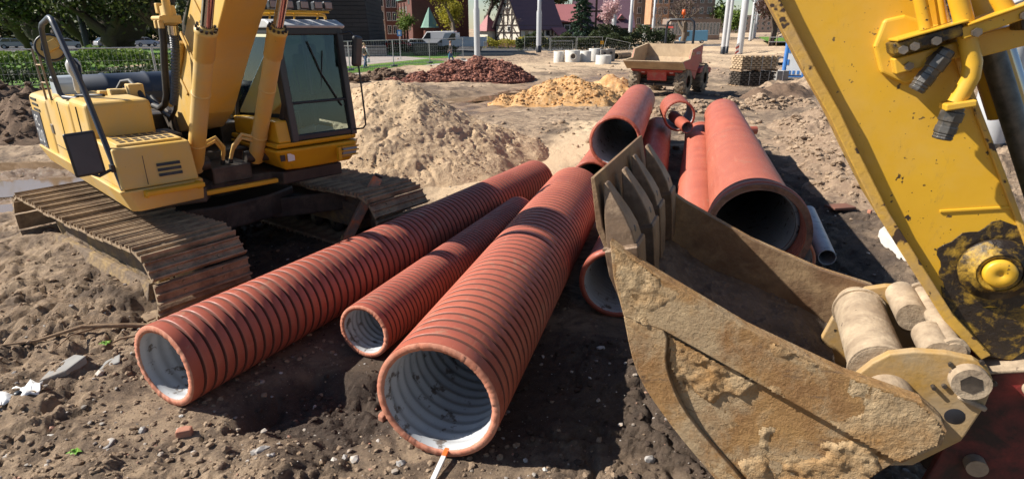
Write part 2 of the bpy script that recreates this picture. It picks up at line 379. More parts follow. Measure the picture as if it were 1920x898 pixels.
def heap(name, label, cat, peaks, mat, slope=.62, res=.06, lump=.05, seed=0, mats=None, pad=.35):
    xs0 = min(p[0] - p[2] / slope for p in peaks) - pad; xs1 = max(p[0] + p[2] / slope for p in peaks) + pad
    y0 = min(p[1] - p[2] / slope for p in peaks) - pad; y1 = max(p[1] + p[2] / slope for p in peaks) + pad
    nx = int((xs1 - xs0) / res); ny = int((y1 - y0) / res)
    X, Y = np.meshgrid(np.linspace(xs0, xs1, nx), np.linspace(y0, y1, ny))
    wx = X + .35 * fbm(X, Y, .9, 3, seed + 3); wy_ = Y + .35 * fbm(X, Y, .9, 3, seed + 5)
    h = np.full(X.shape, -1.)
    for (px, py, ph) in peaks:
        d = np.hypot(wx - px, wy_ - py); hk = ph - slope * (np.sqrt(d * d + .06 * ph * ph) - .24 * ph)
        m = np.maximum(h, hk); h = m + .12 * np.exp(-np.abs(h - hk) * 9) * (m > -.5) * .4
    on = ss(-.05, .35, h)
    h = h + on * (lump * fbm(X, Y, 2.2, 4, seed + 7) + lump * .9 * np.maximum(0, fbm(X, Y, 5.2, 4, seed + 9, .65)) + .02 * fbm(X, Y, 14, 2, seed + 11))
    t = terrain(X, Y); Zz = np.where(h > -.06, t * .9 + np.maximum(h, -.06), t - .10)
    V = np.stack([X, Y, Zz], -1).reshape(-1, 3); F = grid_faces(ny, nx)
    keep = (h.reshape(-1)[F] > -.10).any(1); F = F[keep]
    used = np.unique(F); mp = np.full(len(V), -1); mp[used] = np.arange(len(used)); V = V[used]; F = mp[F]
    o = npmesh(name, V, F, mat, smooth=True); return tag(o, label, cat)
heap('sand_heap', 'large pale sand heap sloping down beside the excavator cab', 'sand heap', [(-4.6, 13.9, .95), (-3.5, 13.5, 1.58), (-2.75, 13.3, 1.74), (-1.9, 13.3, 1.36), (-1.1, 13.6, .95), (-.4, 13.9, .62), (.2, 14.1, .32)], M['sand'], .61, .028, .016, 100)
heap('sand_heap', 'low orange sand heap with broken clods in front of the dumper', 'sand heap', [(-.2, 23.6, .35), (.6, 23.9, .5), (1.6, 24.2, .75), (2.2, 24.4, .88), (2.8, 24.0, .78), (3.6, 24.0, .5), (4.4, 24.8, .35)], M['osand'], .58, .05, .10, 200)
heap('sand_heap', 'small orange sand heap by the left front wheel of the dumper', 'sand heap', [(4.6, 27.6, .75), (5.2, 28.2, .6)], M['osand'], .6, .06, .15, 230)
heap('rubble_heap', 'long heap of dark red crushed brick behind the sand', 'rubble heap', [(-6.0, 31.0, .3), (-4.9, 31.6, .45), (-3.9, 32.2, .65), (-2.9, 33, .92), (-1.9, 33.4, 1.08), (-.9, 33.6, 1.12), (-.2, 34, .85)], M['chips'], .60, .06, .16, 300)
heap('soil_heap', 'dark brown soil heap with clods left of the red rubble', 'soil heap', [(-10.4, 30.2, .5), (-9.4, 31, .55), (-8.4, 31.6, .45), (-7.2, 32.6, .6), (-6.2, 33.2, .45)], M['brown'], .6, .06, .22, 400)
heap('soil_heap', 'dark spoil heap behind the yellow counterweight', 'soil heap', [(-17, 18.5, 1.1), (-15, 17.5, 1.3), (-13.2, 16.4, 1.15), (-12.2, 17.6, .9)], M['brown'], .6, .07, .25, 450)
heap('soil_heap', 'low dark soil heap beside the right rear wheel of the dumper', 'soil heap', [(10.2, 24.6, .42), (11.4, 25.4, .55), (12.3, 26.4, .45)], M['brown'], .5, .08, .12, 470)
heap('soil_heap', 'brownish sandy mound behind the stack of paving grids', 'soil heap', [(12.3, 27.6, .5), (14.0, 28.6, .6), (15.6, 29.6, .5)], M['soil'], .5, .09, .12, 480)
M['bankm'] = heapmat('broken_brown_soil', (.30, .215, .15), (.20, .14, .10), (.40, .30, .21), 14, 1.0)
heap('soil_bank', 'rough bank of broken brown soil along the right of the flanged pipe', 'soil bank', [(6.5, 9.9, .40), (6.9, 11.6, .48), (7.7, 13.4, .52), (8.0, 15.2, .45), (9.4, 14.2, .5), (8.6, 17.2, .42)], M['bankm'], .42, .045, .20, 520)
heap('soil_heap', 'low broken soil ridge between the pipe stack and the dumper', 'soil heap', [(5.2, 20.4, .25), (6.4, 21, .36), (7.7, 21.4, .32), (9.2, 21.8, .4), (10.6, 22.2, .3)], M['bankm'], .42, .06, .18, 540)
# ------------------------------------------------------------------ loose lumps
def lumps(n, seed, area, size, density=None, flat=.7):
    rg = np.random.RandomState(seed); P = []
    base = np.array([(1, 0, 0), (-1, 0, 0), (0, 1, 0), (0, -1, 0), (0, 0, 1), (0, 0, -1), (.6, .6, .6), (-.6, .6, .6), (.6, -.6, .6), (-.6, -.6, .6), (.6, .6, -.6), (-.6, .6, -.6), (.6, -.6, -.6), (-.6, -.6, -.6)])
    F0 = np.array([(4, 6, 7), (4, 7, 9), (4, 9, 8), (4, 8, 6), (0, 6, 8), (0, 8, 12), (0, 12, 10), (0, 10, 6), (2, 7, 6), (2, 6, 10), (2, 10, 11), (2, 11, 7), (1, 9, 7), (1, 7, 11), (1, 11, 13), (1, 13, 9), (3, 8, 9), (3, 9, 13), (3, 13, 12), (3, 12, 8), (5, 10, 12), (5, 12, 13), (5, 13, 11), (5, 11, 10)])
    x, y = area(rg, n)
    if density is not None:
        kp = rg.rand(len(x)) < density(x, y); x = x[kp]; y = y[kp]
    n = len(x); z = terrain(x, y)
    s = size[0] * (size[1] / size[0]) ** (rg.rand(n) ** 2.6)
    ro = rg.rand(n) * 6.28; B = base[None] * (1 + .55 * (rg.rand(n, 14, 1) - .5)) * s[:, None, None]
    B = B * (1 + .5 * (rg.rand(n, 1, 3) - .5)); B[..., 2] *= flat
    cx, sx = np.cos(ro)[:, None], np.sin(ro)[:, None]
    V = np.stack([B[..., 0] * cx - B[..., 1] * sx + x[:, None], B[..., 0] * sx + B[..., 1] * cx + y[:, None], B[..., 2] + (z + s * .25)[:, None]], -1)
    F = F0[None] + (np.arange(n) * 14)[:, None, None]
    return V.reshape(-1, 3), F.reshape(-1, 3)
def wedge(y0, y1, k=.95):
    def f(rg, n):
        y = y0 * (y1 / y0) ** rg.rand(n); x = (rg.rand(n) * 2 - 1) * (k * y + .5); return x, y
    return f
M['clod'] = heapmat('dry_soil_clods', (.45, .335, .235), (.33, .235, .16), (.24, .17, .12), 60, .8)
M['clod_dark'] = heapmat('dark_soil_clods', (.075, .055, .045), (.12, .085, .065), (.045, .035, .03), 60, .8)
k = N('mixed_pebbles'); inf = k.n('ShaderNodeNewGeometry')
rp = k.n('ShaderNodeValToRGB'); rp.color_ramp.interpolation = 'CONSTANT'
for i, (p, cc) in enumerate(((0, (.30, .27, .24)), (.3, (.46, .43, .40)), (.5, (.17, .16, .16)), (.68, (.34, .17, .12)), (.86, (.52, .50, .47)), (.92, (.22, .2, .18)))):
    e = rp.color_ramp.elements[i] if i < 2 else rp.color_ramp.elements.new(p); e.position = p; e.color = (*cc, 1)
k.l(inf.outputs['Random Per Island'], rp.inputs[0])
k.set('Base Color', k.mix(k.ramp(k.noise(20, 5, .7), .45, .7), rp.outputs[0], (.36, .27, .19))); k.set('Roughness', .85); k.bump(k.noise(80, 4), .4, .005)
M['pebble'] = k.mat
clf = lambda x, y: np.clip(.25 + 1.6 * ss(.0, .5, fbm(x, y, .55, 3, 21)), 0, 1) * (1 - road_m(x, y)) * (1 - .8 * path_m(x, y))
V, F = lumps(24000, 5, wedge(2.6, 16), (.004, .030), lambda x, y: clf(x, y) * (1 - darken_f(x, y)))
tag(npmesh('soil_clods', V, F, M['clod'], smooth=False), 'small dry sandy clods strewn over the ground', 'soil clods', kind='stuff')
V, F = lumps(12000, 6, wedge(2.6, 14), (.004, .034), lambda x, y: darken_f(x, y) ** 1.5)
tag(npmesh('soil_clods', V, F, M['clod_dark'], smooth=False), 'dark damp crumbs of soil over the same patches', 'soil clods', kind='stuff')
V, F = lumps(3800, 8, wedge(2.6, 13), (.004, .026), lambda x, y: .65 + 0 * x, .6)
tag(npmesh('gravel', V, F, M['pebble'], smooth=False), 'small grey white and reddish pebbles in the soil', 'gravel', kind='stuff')
V, F = lumps(2200, 9, wedge(14, 60, .8), (.03, .14), lambda x, y: (1 - road_m(x, y)) * .7)
tag(npmesh('soil_clods', V, F, M['clod'], smooth=True), 'larger sandy clods on the far part of the site', 'soil clods', kind='stuff')

# brick chips on the rubble heap, clods on the sand
def on_heap(obj, n, seed, size, mat, name, lab, par=None):
    me = obj.data; co = np.empty(len(me.vertices) * 3, np.float32); me.vertices.foreach_get('co', co); co = co.reshape(-1, 3); rg = np.random.RandomState(seed)
    hz = co[:, 2] - terrain(co[:, 0], co[:, 1]); ok = np.where(hz > .06)[0]; P = co[rg.choice(ok, n)]
    V, F = lumps(n, seed, lambda r_, m: (P[:, 0].astype(float), P[:, 1].astype(float)), size, None, .6)
    V = V.reshape(n, 14, 3); V[..., 2] += (P[:, 2] - terrain(P[:, 0], P[:, 1]))[:, None]; return tag(npmesh(name, V.reshape(-1, 3), F, mat, smooth=False), lab, name.replace('_', ' '), kind='stuff')
H_ = {o['label']: o for o in bpy.data.objects if 'label' in o}
k = N('brick_chips'); inf = k.n('ShaderNodeNewGeometry'); k.set('Base Color', k.mix(inf.outputs['Random Per Island'], (.09, .035, .03), (.36, .15, .10))); k.set('Roughness', .9); M['chip'] = k.mat
for lb_, o_ in H_.items():
    if 'crushed brick' in lb_: on_heap(o_, 9000, 91, (.03, .11), M['chip'], 'brick_chips', 'dark red crushed brick chips covering the rubble heap')
    if 'large pale sand' in lb_: on_heap(o_, 6500, 92, (.005, .028), M['sand'], 'sand_clods', 'small crumbs of sand on the large pale heap')
    if 'broken clods' in lb_: on_heap(o_, 2600, 93, (.01, .09), M['osand'], 'sand_clods', 'orange clods strewn over the low sand heap')
    if 'rough bank' in lb_: on_heap(o_, 2600, 96, (.01, .10), M['clod'], 'soil_clods', 'brown clods strewn over the rough soil bank')
    if 'broken soil ridge' in lb_: on_heap(o_, 1500, 97, (.015, .12), M['clod'], 'soil_clods', 'brown clods on the low ridge before the dumper')
    if 'left of the red rubble' in lb_: on_heap(o_, 1500, 94, (.03, .2), M['brown'], 'soil_clods', 'dark clods on the brown soil heap')
    if 'behind the yellow counterweight' in lb_: on_heap(o_, 1500, 95, (.02, .16), M['brown'], 'soil_clods', 'dark clods on the spoil heap behind the counterweight')
# ------------------------------------------------------------------ sewer pipes
def plasticmat(name, a, b, dust, damt=.42):
    k = N(name)
    c = k.mix(k.ramp(k.noise(2.0, 4, .6), .35, .65), a, b)
    st = k.noise(7, 6, .7, .2, stretch=(3, 3, .35))
    c = k.mix(k.ramp(st, 1 - damt, 1 - damt + .22, 0, .55), c, dust)
    c = k.mix(k.ramp(k.noise(38, 3, .6), .70, .78, 0, .6), c, (.60, .40, .33))
    c = k.mix(k.ramp(k.noise(3.4, 8, .75, .4), .58, .68, 0, .65), c, (.34, .22, .145))
    c = k.mix(k.ramp(k.noise(24, 6, .75, .8, stretch=(1, 1, .25)), .66, .70, 0, .6), c, (.22, .075, .05))
    k.set('Base Color', c); k.set('Roughness', k.ramp(st, .4, .75, .42, .66)); k.set('Specular IOR Level', .5)
    k.bump(k.noise(60, 5, .65), .08, .004); return k.mat
M['terra'] = plasticmat('terracotta_plastic', (.385, .100, .062), (.31, .075, .048), (.41, .215, .155))
M['terra_hi'] = plasticmat('orange_terracotta_plastic', (.43, .120, .072), (.355, .092, .058), (.45, .24, .17))
k = N('grey_white_liner')
c = k.mix(k.ramp(k.noise(3, 4, .6), .3, .7), (.44, .455, .48), (.36, .375, .40))
mud = k.ramp(k.noise(8.5, 5, .62), .585, .64); c = k.mix(mud, c, (.13, .11, .10))
c = k.mix(k.ramp(k.noise(40, 3, .6), .66, .72, 0, .7), c, (.25, .22, .2))
k.set('Base Color', c); k.set('Roughness', .5); M['liner'] = k.mat
M['cut'] = pm('ragged_cut_edge', (.47, .155, .09), .7, 0, (.52, .24, .16), 9, dirt=(.5, .36, .27), damt=.34, dscale=5, bump=.3, bscale=90)
M['pvc'] = pm('grey_pvc', (.50, .51, .52), .5, 0, (.40, .40, .40), 4, dirt=(.06, .055, .05), damt=.36, dscale=7)
M['brown_lining'] = pm('dirty_brown_socket', (.20, .075, .05), .6, 0, (.28, .16, .11), 6, dirt=(.06, .04, .035), damt=.45, dscale=5)
def finish_pipe(t, collars, Rr, n, mat, L, ri):
    MB().lathe([(Rr, L), (ri, L)], (0, 0, 0), (0, 0, 1), n).build('far_rim', M[mat], t)
    for i, (h0, h1, r0, th) in enumerate(collars):
        MB().lathe([(Rr - .004, h0), (Rr + r0 * .75, h0), (Rr + r0, h0 + th), (Rr + r0, h1 - th), (Rr + r0 * .6, h1), (Rr - .004, h1)], (0, 0, 0), (0, 0, 1), n).build('collar', M['brown_lining'] if i in (0, 2, 3) else M[mat], t)
    return t
M['groove_shade_fine'] = pm('painted_shade_fine_groove', (.24, .068, .044), .8, 0, (.30, .10, .07), 5)  # shade of the fine rib valleys painted as a darker colour
M['groove_shade'] = pm('painted_shade_groove', (.115, .036, .026), .85, 0, (.165, .062, .044), 4)  # dark colour paints the shade in the deep rib valleys
def pipe(name, label, C, az, tilt, Rr, L, rib=None, depth=.03, liner='liner', mat='terra', wall=None, n=72, collars=(), seed=0, group='terracotta sewer pipes in the pile', wave=.010, smooth_from=None, cat='pipe', socket=0):
    a = Vector((math.sin(R(az)) * math.cos(R(tilt)), math.cos(R(az)) * math.cos(R(tilt)), math.sin(R(tilt))))
    t = thing(name, label, cat, C, 0, group); t.rotation_euler = a.to_track_quat('Z', 'Y').to_euler()
    wall = wall or depth + .022; rg = random.Random(seed)
    pr = []
    if rib:
        nr = int(round(L / rib)); p = L / nr
        for i in range(nr):
            s = i * p
            if smooth_from and s > smooth_from: break
            for q, dd in ((.0, 1), (.10, 1), (.14, .45), (.20, .10), (.30, 0), (.85, 0), (.93, .10), (.98, .45), (.999, 1)):
                if i == 0 and q < .3: dd = 0
                pr.append((Rr - depth * dd, s + q * p))
        if smooth_from: pr += [(Rr - depth * .3, pr[-1][1] + .02), (Rr - depth * .3, L)]
        else: pr.append((Rr - depth * .2, L))
    else:
        pr = [(Rr, 0), (Rr, L * .25), (Rr, L * .5), (Rr, L * .75), (Rr, L)]
    ow = MB().lathe(pr, (0, 0, 0), (0, 0, 1), n)
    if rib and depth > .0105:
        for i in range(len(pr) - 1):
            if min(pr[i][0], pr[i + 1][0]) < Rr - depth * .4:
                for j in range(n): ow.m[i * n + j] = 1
    ow.build('outer_wall', [M[mat], M['groove_shade'] if depth > .015 else M['groove_shade_fine']], t)
    ri = Rr - wall; q = []
    m = int(L / (rib or .1) * 6) if wave else 2
    m = min(m, 420)
    for i in range(m + 1):
        h = L * i / m; q.append((ri - wave * (.5 - .5 * math.cos(2 * math.pi * h / (rib or .1))) , h))
    if socket:
        q = [(r_, h_) for r_, h_ in q if h_ >= socket]
        MB().lathe([(Rr + .012, socket + .04), (Rr + .012, .0), (Rr + .02, -.007), (Rr + .050, -.007)], (0, 0, 0), (0, 0, 1), n).build('socket_lining', M['brown_lining'], t)
        MB().lathe([(ri - .004, socket), (ri + .028, socket), (ri + .030, socket + .1)], (0, 0, 0), (0, 0, 1), n).build('inner_edge', M['liner'], t)
    MB().lathe(q[::-1], (0, 0, 0), (0, 0, 1), n).build('liner', M[liner], t)
    if socket: return finish_pipe(t, collars, Rr, n, mat, L, ri)
    e = MB(); v = []; f = []; nn = n * 2
    for j in range(nn):
        an = 2 * math.pi * j / nn; w1 = rg.uniform(-.004, .004); w2 = rg.uniform(-.007, .003)
        for rr, zz in ((Rr - .001, .002), (Rr - .004, w1 - .004), (ri + wall * .4, w2 - .006), (ri - .003 + w2 * .4, w1 - .003), (ri + .001, .006)):
            v.append((math.cos(an) * rr, math.sin(an) * rr, zz))
    for j in range(nn):
        for i in range(4): f.append((j * 5 + i, ((j + 1) % nn) * 5 + i, ((j + 1) % nn) * 5 + i + 1, j * 5 + i + 1))
    e.add(v, f, 0, True); e.build('cut_rim', M['cut'] if rib and not collars else M[mat], t)
    MB().lathe([(Rr - (depth * .2 if rib else 0), L), (ri, L)], (0, 0, 0), (0, 0, 1), n).build('far_rim', M[mat], t)
    for (h0, h1, r0, th) in collars:
        MB().lathe([(Rr - .004, h0), (Rr + r0 * .75, h0), (Rr + r0, h0 + th), (Rr + r0, h1 - th), (Rr + r0 * .6, h1), (Rr - .004, h1)], (0, 0, 0), (0, 0, 1), n).build('collar', M[mat], t)
    return t
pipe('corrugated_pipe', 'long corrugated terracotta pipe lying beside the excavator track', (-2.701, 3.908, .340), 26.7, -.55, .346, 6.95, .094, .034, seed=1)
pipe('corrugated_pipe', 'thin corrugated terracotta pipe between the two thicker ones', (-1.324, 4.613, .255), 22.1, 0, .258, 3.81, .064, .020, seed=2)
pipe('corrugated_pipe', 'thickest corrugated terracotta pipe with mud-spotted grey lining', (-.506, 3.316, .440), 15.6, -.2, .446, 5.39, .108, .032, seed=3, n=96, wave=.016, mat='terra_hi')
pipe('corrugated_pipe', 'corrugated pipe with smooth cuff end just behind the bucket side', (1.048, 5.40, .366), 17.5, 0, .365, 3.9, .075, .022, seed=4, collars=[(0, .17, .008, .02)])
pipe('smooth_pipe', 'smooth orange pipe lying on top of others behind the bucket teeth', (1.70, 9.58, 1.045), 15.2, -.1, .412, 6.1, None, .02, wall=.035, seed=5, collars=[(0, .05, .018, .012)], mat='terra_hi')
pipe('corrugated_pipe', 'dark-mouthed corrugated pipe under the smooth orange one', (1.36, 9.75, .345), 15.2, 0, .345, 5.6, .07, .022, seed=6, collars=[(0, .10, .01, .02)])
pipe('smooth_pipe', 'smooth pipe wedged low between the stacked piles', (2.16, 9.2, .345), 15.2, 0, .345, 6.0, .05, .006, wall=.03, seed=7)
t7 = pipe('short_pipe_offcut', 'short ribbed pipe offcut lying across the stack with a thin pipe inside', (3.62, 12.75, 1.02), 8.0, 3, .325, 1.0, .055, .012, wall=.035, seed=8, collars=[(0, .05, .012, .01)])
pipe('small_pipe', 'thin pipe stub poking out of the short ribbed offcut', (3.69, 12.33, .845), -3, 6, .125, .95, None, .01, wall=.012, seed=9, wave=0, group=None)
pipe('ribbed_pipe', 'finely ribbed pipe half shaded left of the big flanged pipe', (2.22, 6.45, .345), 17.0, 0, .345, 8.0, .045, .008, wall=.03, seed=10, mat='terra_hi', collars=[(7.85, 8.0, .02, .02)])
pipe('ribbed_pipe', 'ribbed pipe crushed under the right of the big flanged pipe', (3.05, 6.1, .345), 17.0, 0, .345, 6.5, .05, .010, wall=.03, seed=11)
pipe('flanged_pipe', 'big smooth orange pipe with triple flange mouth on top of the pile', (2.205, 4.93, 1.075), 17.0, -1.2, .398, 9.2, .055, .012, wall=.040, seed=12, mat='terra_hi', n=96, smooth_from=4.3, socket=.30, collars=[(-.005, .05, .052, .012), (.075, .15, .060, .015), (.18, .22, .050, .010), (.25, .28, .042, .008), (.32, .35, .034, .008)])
pipe('short_pipe_offcut', 'thin smooth pipe end sticking out right of the flanged pipe', (4.55, 14.4, .40), 80, 0, .10, 1.6, None, .01, wall=.012, seed=13, wave=0, group=None)
pipe('grey_pipe', 'grey plastic pipe with black mouth on damp soil beside the flanged pipe', (3.93, 6.75, .12), 19, 1.0, .105, 1.9, None, .01, 'liner', 'pvc', .010, 40, seed=14, wave=0, group=None)
pipe('grey_pipe', 'dark dusty plastic pipe lying farther back along the flanged pipe', (5.25, 12.2, .14), 20, 0, .12, 2.2, None, .01, 'liner', 'rubber', .012, 40, seed=15, wave=0, group=None)
# ------------------------------------------------------------------ excavator on the left
EX = thing('excavator', 'yellow tracked excavator with black hood and glazed cab beside the sand heap', 'excavator', (-4.184, 7.636, 0), -.754)
UR = Matrix.Rotation(.127, 4, 'Z')
# tracks -----------------------------------------------------------
def shoe_mesh():
    b = MB(); pr = [(-.100, 0), (.098, 0), (.098, .022), (.093, .072), (.079, .072), (.073, .026), (.013, .026), (.007, .060), (-.007, .060), (-.013, .026), (-.076, .026), (-.082, .056), (-.095, .056), (-.100, .024)]
    b.prism(pr, 'y', -.47, .47)
    for y in (-.2, .2):
        for x in (-.05, .045): b.cyl((x, y, .02), (x, y, .040), .018, n=6)
    o = b.build('track_shoe', M['shoe']); me = o.data; bpy.data.objects.remove(o); return me
SHOE = shoe_mesh()
def track_path(n, sx=0):
    r = .36; xa, xb = -1.30 + sx, 1.83 + sx; zc = .42; L = xb - xa; per = 2 * L + 2 * math.pi * r; out = []
    for i in range(n):
        s = per * (i + .3) / n
        if s < L: x = xa + s; z = zc + r - .045 * math.sin(math.pi * s / L) * (1 + .3 * math.sin(9 * s)); a = 0
        elif s < L + math.pi * r: t = (s - L) / r; x = xb + r * math.sin(t); z = zc + r * math.cos(t); a = t
        elif s < 2 * L + math.pi * r: x = xb - (s - L - math.pi * r); z = zc - r; a = math.pi
        else: t = (s - 2 * L - math.pi * r) / r; x = xa - r * math.sin(t); z = zc - r * math.cos(t); a = math.pi + t
        out.append((x, z, a))
    return out
for sd_ in (-1, 1):
    yc = -1.19 if sd_ < 0 else 1.36; sx_ = 0 if sd_ < 0 else .22
    b = MB(); b.xf = UR @ Matrix.Translation((sx_, 0, 0))
    b.prism([(-1.15, .22), (1.5, .20), (1.62, .36), (1.40, .54), (.5, .60), (-.7, .60), (-1.1, .56), (-1.25, .40)], 'y', yc - .17, yc + .17)
    b.prism([(-1.2, .58), (1.1, .58), (1.0, .65), (-1.1, .65)], 'y', yc - .20, yc + .20)
    trk = b.build('track', M['yellow_dirty'], EX, .015); trk['label'] = 'crawler track caked in dry mud'
    for xr in (-1.0, -.7, -.35, .05, .5, .95, 1.35):
        q = MB(); q.xf = UR @ Matrix.Translation((sx_, 0, 0)); q.lathe([(.02, -.16), (.12, -.16), (.12, -.10), (.09, -.08), (.09, .08), (.12, .10), (.12, .16), (.02, .16)], (xr, yc, .18), (0, 1, 0), 20); q.build('track_roller', M['oily'], trk)
    for xr, rr, nm in ((-1.30, .32, 'sprocket'), (1.83, .32, 'idler_wheel')):
        q = MB(); q.xf = UR @ Matrix.Translation((sx_, 0, 0)); q.lathe([(.03, -.13), (.12, -.13), (.16, -.08), (rr - .05, -.06), (rr, -.05), (rr, .05), (rr - .05, .06), (.16, .08), (.12, .13), (.03, .13)], (xr, yc, .42), (0, 1, 0), 28)
        if nm == 'sprocket':
            for j in range(20):
                a = j * math.pi / 10; q.box((xr + math.cos(a) * rr, yc, .42 + math.sin(a) * rr), (.05, .06, .05), (0, -a, 0))
        q.build(nm, M['yellow_dirty'], trk)
    for j, (x, z, a) in enumerate(track_path(40, sx_)):
        o = bpy.data.objects.new('track_shoe', SHOE); link(o, trk)
        o.matrix_local = UR @ Matrix.Translation((x, yc, z)) @ Matrix.Rotation(a, 4, 'Y')
    q = MB(); q.xf = UR @ Matrix.Translation((sx_, 0, 0)); yo = yc + sd_ * .34
    q.prism([(-1.15, .03), (1.62, .03), (1.55, .30), (-1.05, .32)], 'y', yo - .03, yo + .03, fn=lambda p: Vector((p.x, p.y - sd_ * .10 * (p.z > .2), p.z))); q.build('track_guard', M['yellow_dirty'], trk, .01)
b = MB(); b.xf = UR
b.prism([(-.95, -.75), (.95, -.75), (1.1, -.3), (1.1, .3), (.95, .75), (-.95, .75), (-1.1, .3), (-1.1, -.3)], 'z', .48, .80)
for sx in (-1, 1):
    for sy in (-1, 1):
        b.prism([(sx * .45, sy * .45), (sx * .98, sy * .35), (sx * 1.42, sy * (1.08 if sy < 0 else 1.25)), (sx * .85, sy * (1.08 if sy < 0 else 1.25))], 'z', .42, .70)
b.build('undercarriage_frame', M['oily'], EX, .03)
b = MB(); b.lathe([(.62, .78), (.70, .80), (.70, .92), (.62, .94), (.62, 1.02)], (0, 0, 0), (0, 0, 1), 40); b.build('swing_ring', M['oily'], EX)
# upper body --------------------------------------------------------
MB().prism([(-1.6, -1.2), (1.45, -1.1), (1.60, -.5), (1.35, -.35), (1.35, .35), (1.5, .45), (1.5, 1.25), (-1.6, 1.25)], 'z', 1.0, 1.16).build('revolving_frame', M['oily'], EX, .02)
MB().bb(-.9, .95, -.62, .40, 1.16, 1.42).build('machinery_deck', M['oily'], EX, .02)
bl = MB()
for (x, y, z, d) in ((.5, -.45, 1.5, (.5, .2, .3)), (.2, .3, 1.5, (.6, .25, .35)), (1.15, -.1, 1.22, (.5, .45, .2)), (-.3, -.1, 1.6, (.6, .7, .4))): bl.box((x, y, z), d)
bl.build('pump_housing', M['oily'], EX, .02)
side = [(-1.0, -1.30), (-1.95, -1.31), (-2.25, -1.18), (-2.45, -.85), (-2.55, 0), (-2.45, .85), (-2.2, 1.25), (-1.75, 1.35), (-1.0, 1.35)]
MB().prism(side, 'z', 1.16, 1.99).build('counterweight', M['yellow'], EX, .07, 4)
MB().prism([(-.99, -1.297), (.23, -1.29), (.23, -.72), (-.99, -.72)], 'z', 1.16, 2.045).build('side_panel', M['yellow'], EX, .06, 4)
MB().prism([(.24, -1.29), (.975, -1.29), (.955, -.67), (.24, -.67)], 'z', 1.30, 2.085).build('fuel_tank', M['yellow'], EX, .055, 4)
tb = MB(); tb.prism([(.96, 1.30), (1.72, 1.30), (1.63, 1.70), (.96, 1.72)], 'y', -1.285, -.575); tool = tb.build('tool_box', M['yellow'], EX, .022, 3)
lid = MB().prism([(1.03, 1.708), (1.56, 1.70), (1.56, 1.727), (1.03, 1.740)], 'y', -1.22, -.62).build('lid', M['yellow'], tool, .008)
for j in range(4):
    for i in range(7):
        MB().box((1.09 + j * .120, -1.14 + i * .074, 1.738 - j * .0027), (.075, .052, .008), (0, .016, 0)).build('grip_strip', M['oily'], tool)
for j in range(3): MB().box((1.705 - j * .0115, -.83, 1.40 + j * .050), (.012, .22, .030), (0, -.245, 0)).build('vent_slot', M['black'], tool)
for j in range(3): MB().box((-1.70 + .05 * j, -1.30, 1.93 - j * .065), (.36, .03, .028), (0, 0, 0)).build('vent_slot', M['black'], EX)
sk = [(1.70, -.53), (1.755, -1.25), (1.70, -1.315), (.2, -1.325), (-1.0, -1.335), (-1.95, -1.345), (-2.27, -1.20), (-2.2, -1.05), (-1.6, -1.15), (1.5, -1.1), (1.6, -.53)]
def skf(p):
    if p.z < 1.10: p = Vector((p.x - .07 * (p.x > 1.62), p.y + .09 * (p.y < -1.15), p.z))
    return p
MB().prism(sk, 'z', 1.06, 1.295, fn=skf).build('frame_skirt', M['yellow'], EX, .045, 3)
st = MB(); st.bb(1.76, 1.85, -1.12, -.57, 1.235, 1.285); st.bb(1.70, 1.77, -1.12, -1.08, 1.20, 1.285); st.bb(1.68, 1.77, -.62, -.58, 1.20, 1.285); st.build('step', M['yellow_bright'], EX, .012)
MB().bb(1.50, 1.56, -.48, .35, 1.06, 1.11).build('front_beam', M['yellow_bright'], EX, .01)
# decal and lettering on the side panel
dm = pm('dark_blue_decal', (.03, .045, .075), .35, 0, (.05, .06, .09), 3)
def side_text(body, size, x, z, yoff=-.006):
    return text_mesh(body, size, M['white'], EX, (x, -1.307 + yoff, z), (R(90), 0, 0))
MB().box((-1.75, -1.3105, 1.50), (.52, .008, .54), None).build('decal', dm, EX)
side_text('PC', .20, -1.76, 1.58, -.010); side_text('210', .25, -1.75, 1.36, -.010); side_text('LC', .10, -1.66, 1.26, -.010)
MB().box((-.92, -1.300, 1.62), (.12, .02, .12), None).build('latch', M['steel'], EX, .01)
for (x0, x1, z0, z1) in ((-.30, -.292, 1.30, 2.0), (.60, .606, 1.32, 2.02), (-.92, .2, 1.42, 1.426)): MB().bb(x0, x1, -1.3005, -1.285, z0, z1).build('panel_seam', M['black'], EX)
for x in (-.15, .45): MB().box((x, -1.304, 1.55), (.10, .016, .045)).build('door_handle', M['black'], EX, .006)
MB().bb(1.715, 1.722, -1.06, -1.055, 1.33, 1.62).build('panel_seam', M['black'], EX)
MB().bb(-.60, .05, -1.20, -.78, 2.03, 2.045).build('hood_grating', M['yellow_dirty'], EX)
# hood, pre-cleaner, exhaust ---------------------------------------
hd = MB(); hd.lathe([(.02, -1.02), (.27, -1.02), (.30, -.99), (.30, -.60), (.312, -.585), (.312, -.555), (.30, -.54), (.30, -.1), (.312, -.085), (.312, -.055), (.30, -.04), (.30, .5), (.27, .9), (.02, .9)], (-1.28, 0, 1.93), (0, 1, 0), 40)
hd.bb(-1.75, -.95, -.98, .9, 1.9, 1.99); hd.build('engine_hood', M['hood'], EX)
pc = MB(); pc.prism([(-1.08, 2.0), (-.66, 2.0), (-.68, 2.16), (-.78, 2.25), (-1.02, 2.25), (-1.08, 2.18)], 'y', -1.19, -.94); pcl = pc.build('air_filter_box', M['grey_plastic'], EX, .025)
for j in range(5): MB().box((-.96 + j * .045, -1.192, 2.205), (.022, .01, .04), (0, .4, 0)).build('vent_slot', M['black'], pcl)
MB().lathe([(.03, 0), (.05, .04), (.045, .18), (.075, .26), (.08, .34), (.05, .40), (.0, .41)], (-.55, -1.0, 2.06), (0, 0, 1), 20).build('exhaust', M['roof_grey'], EX)
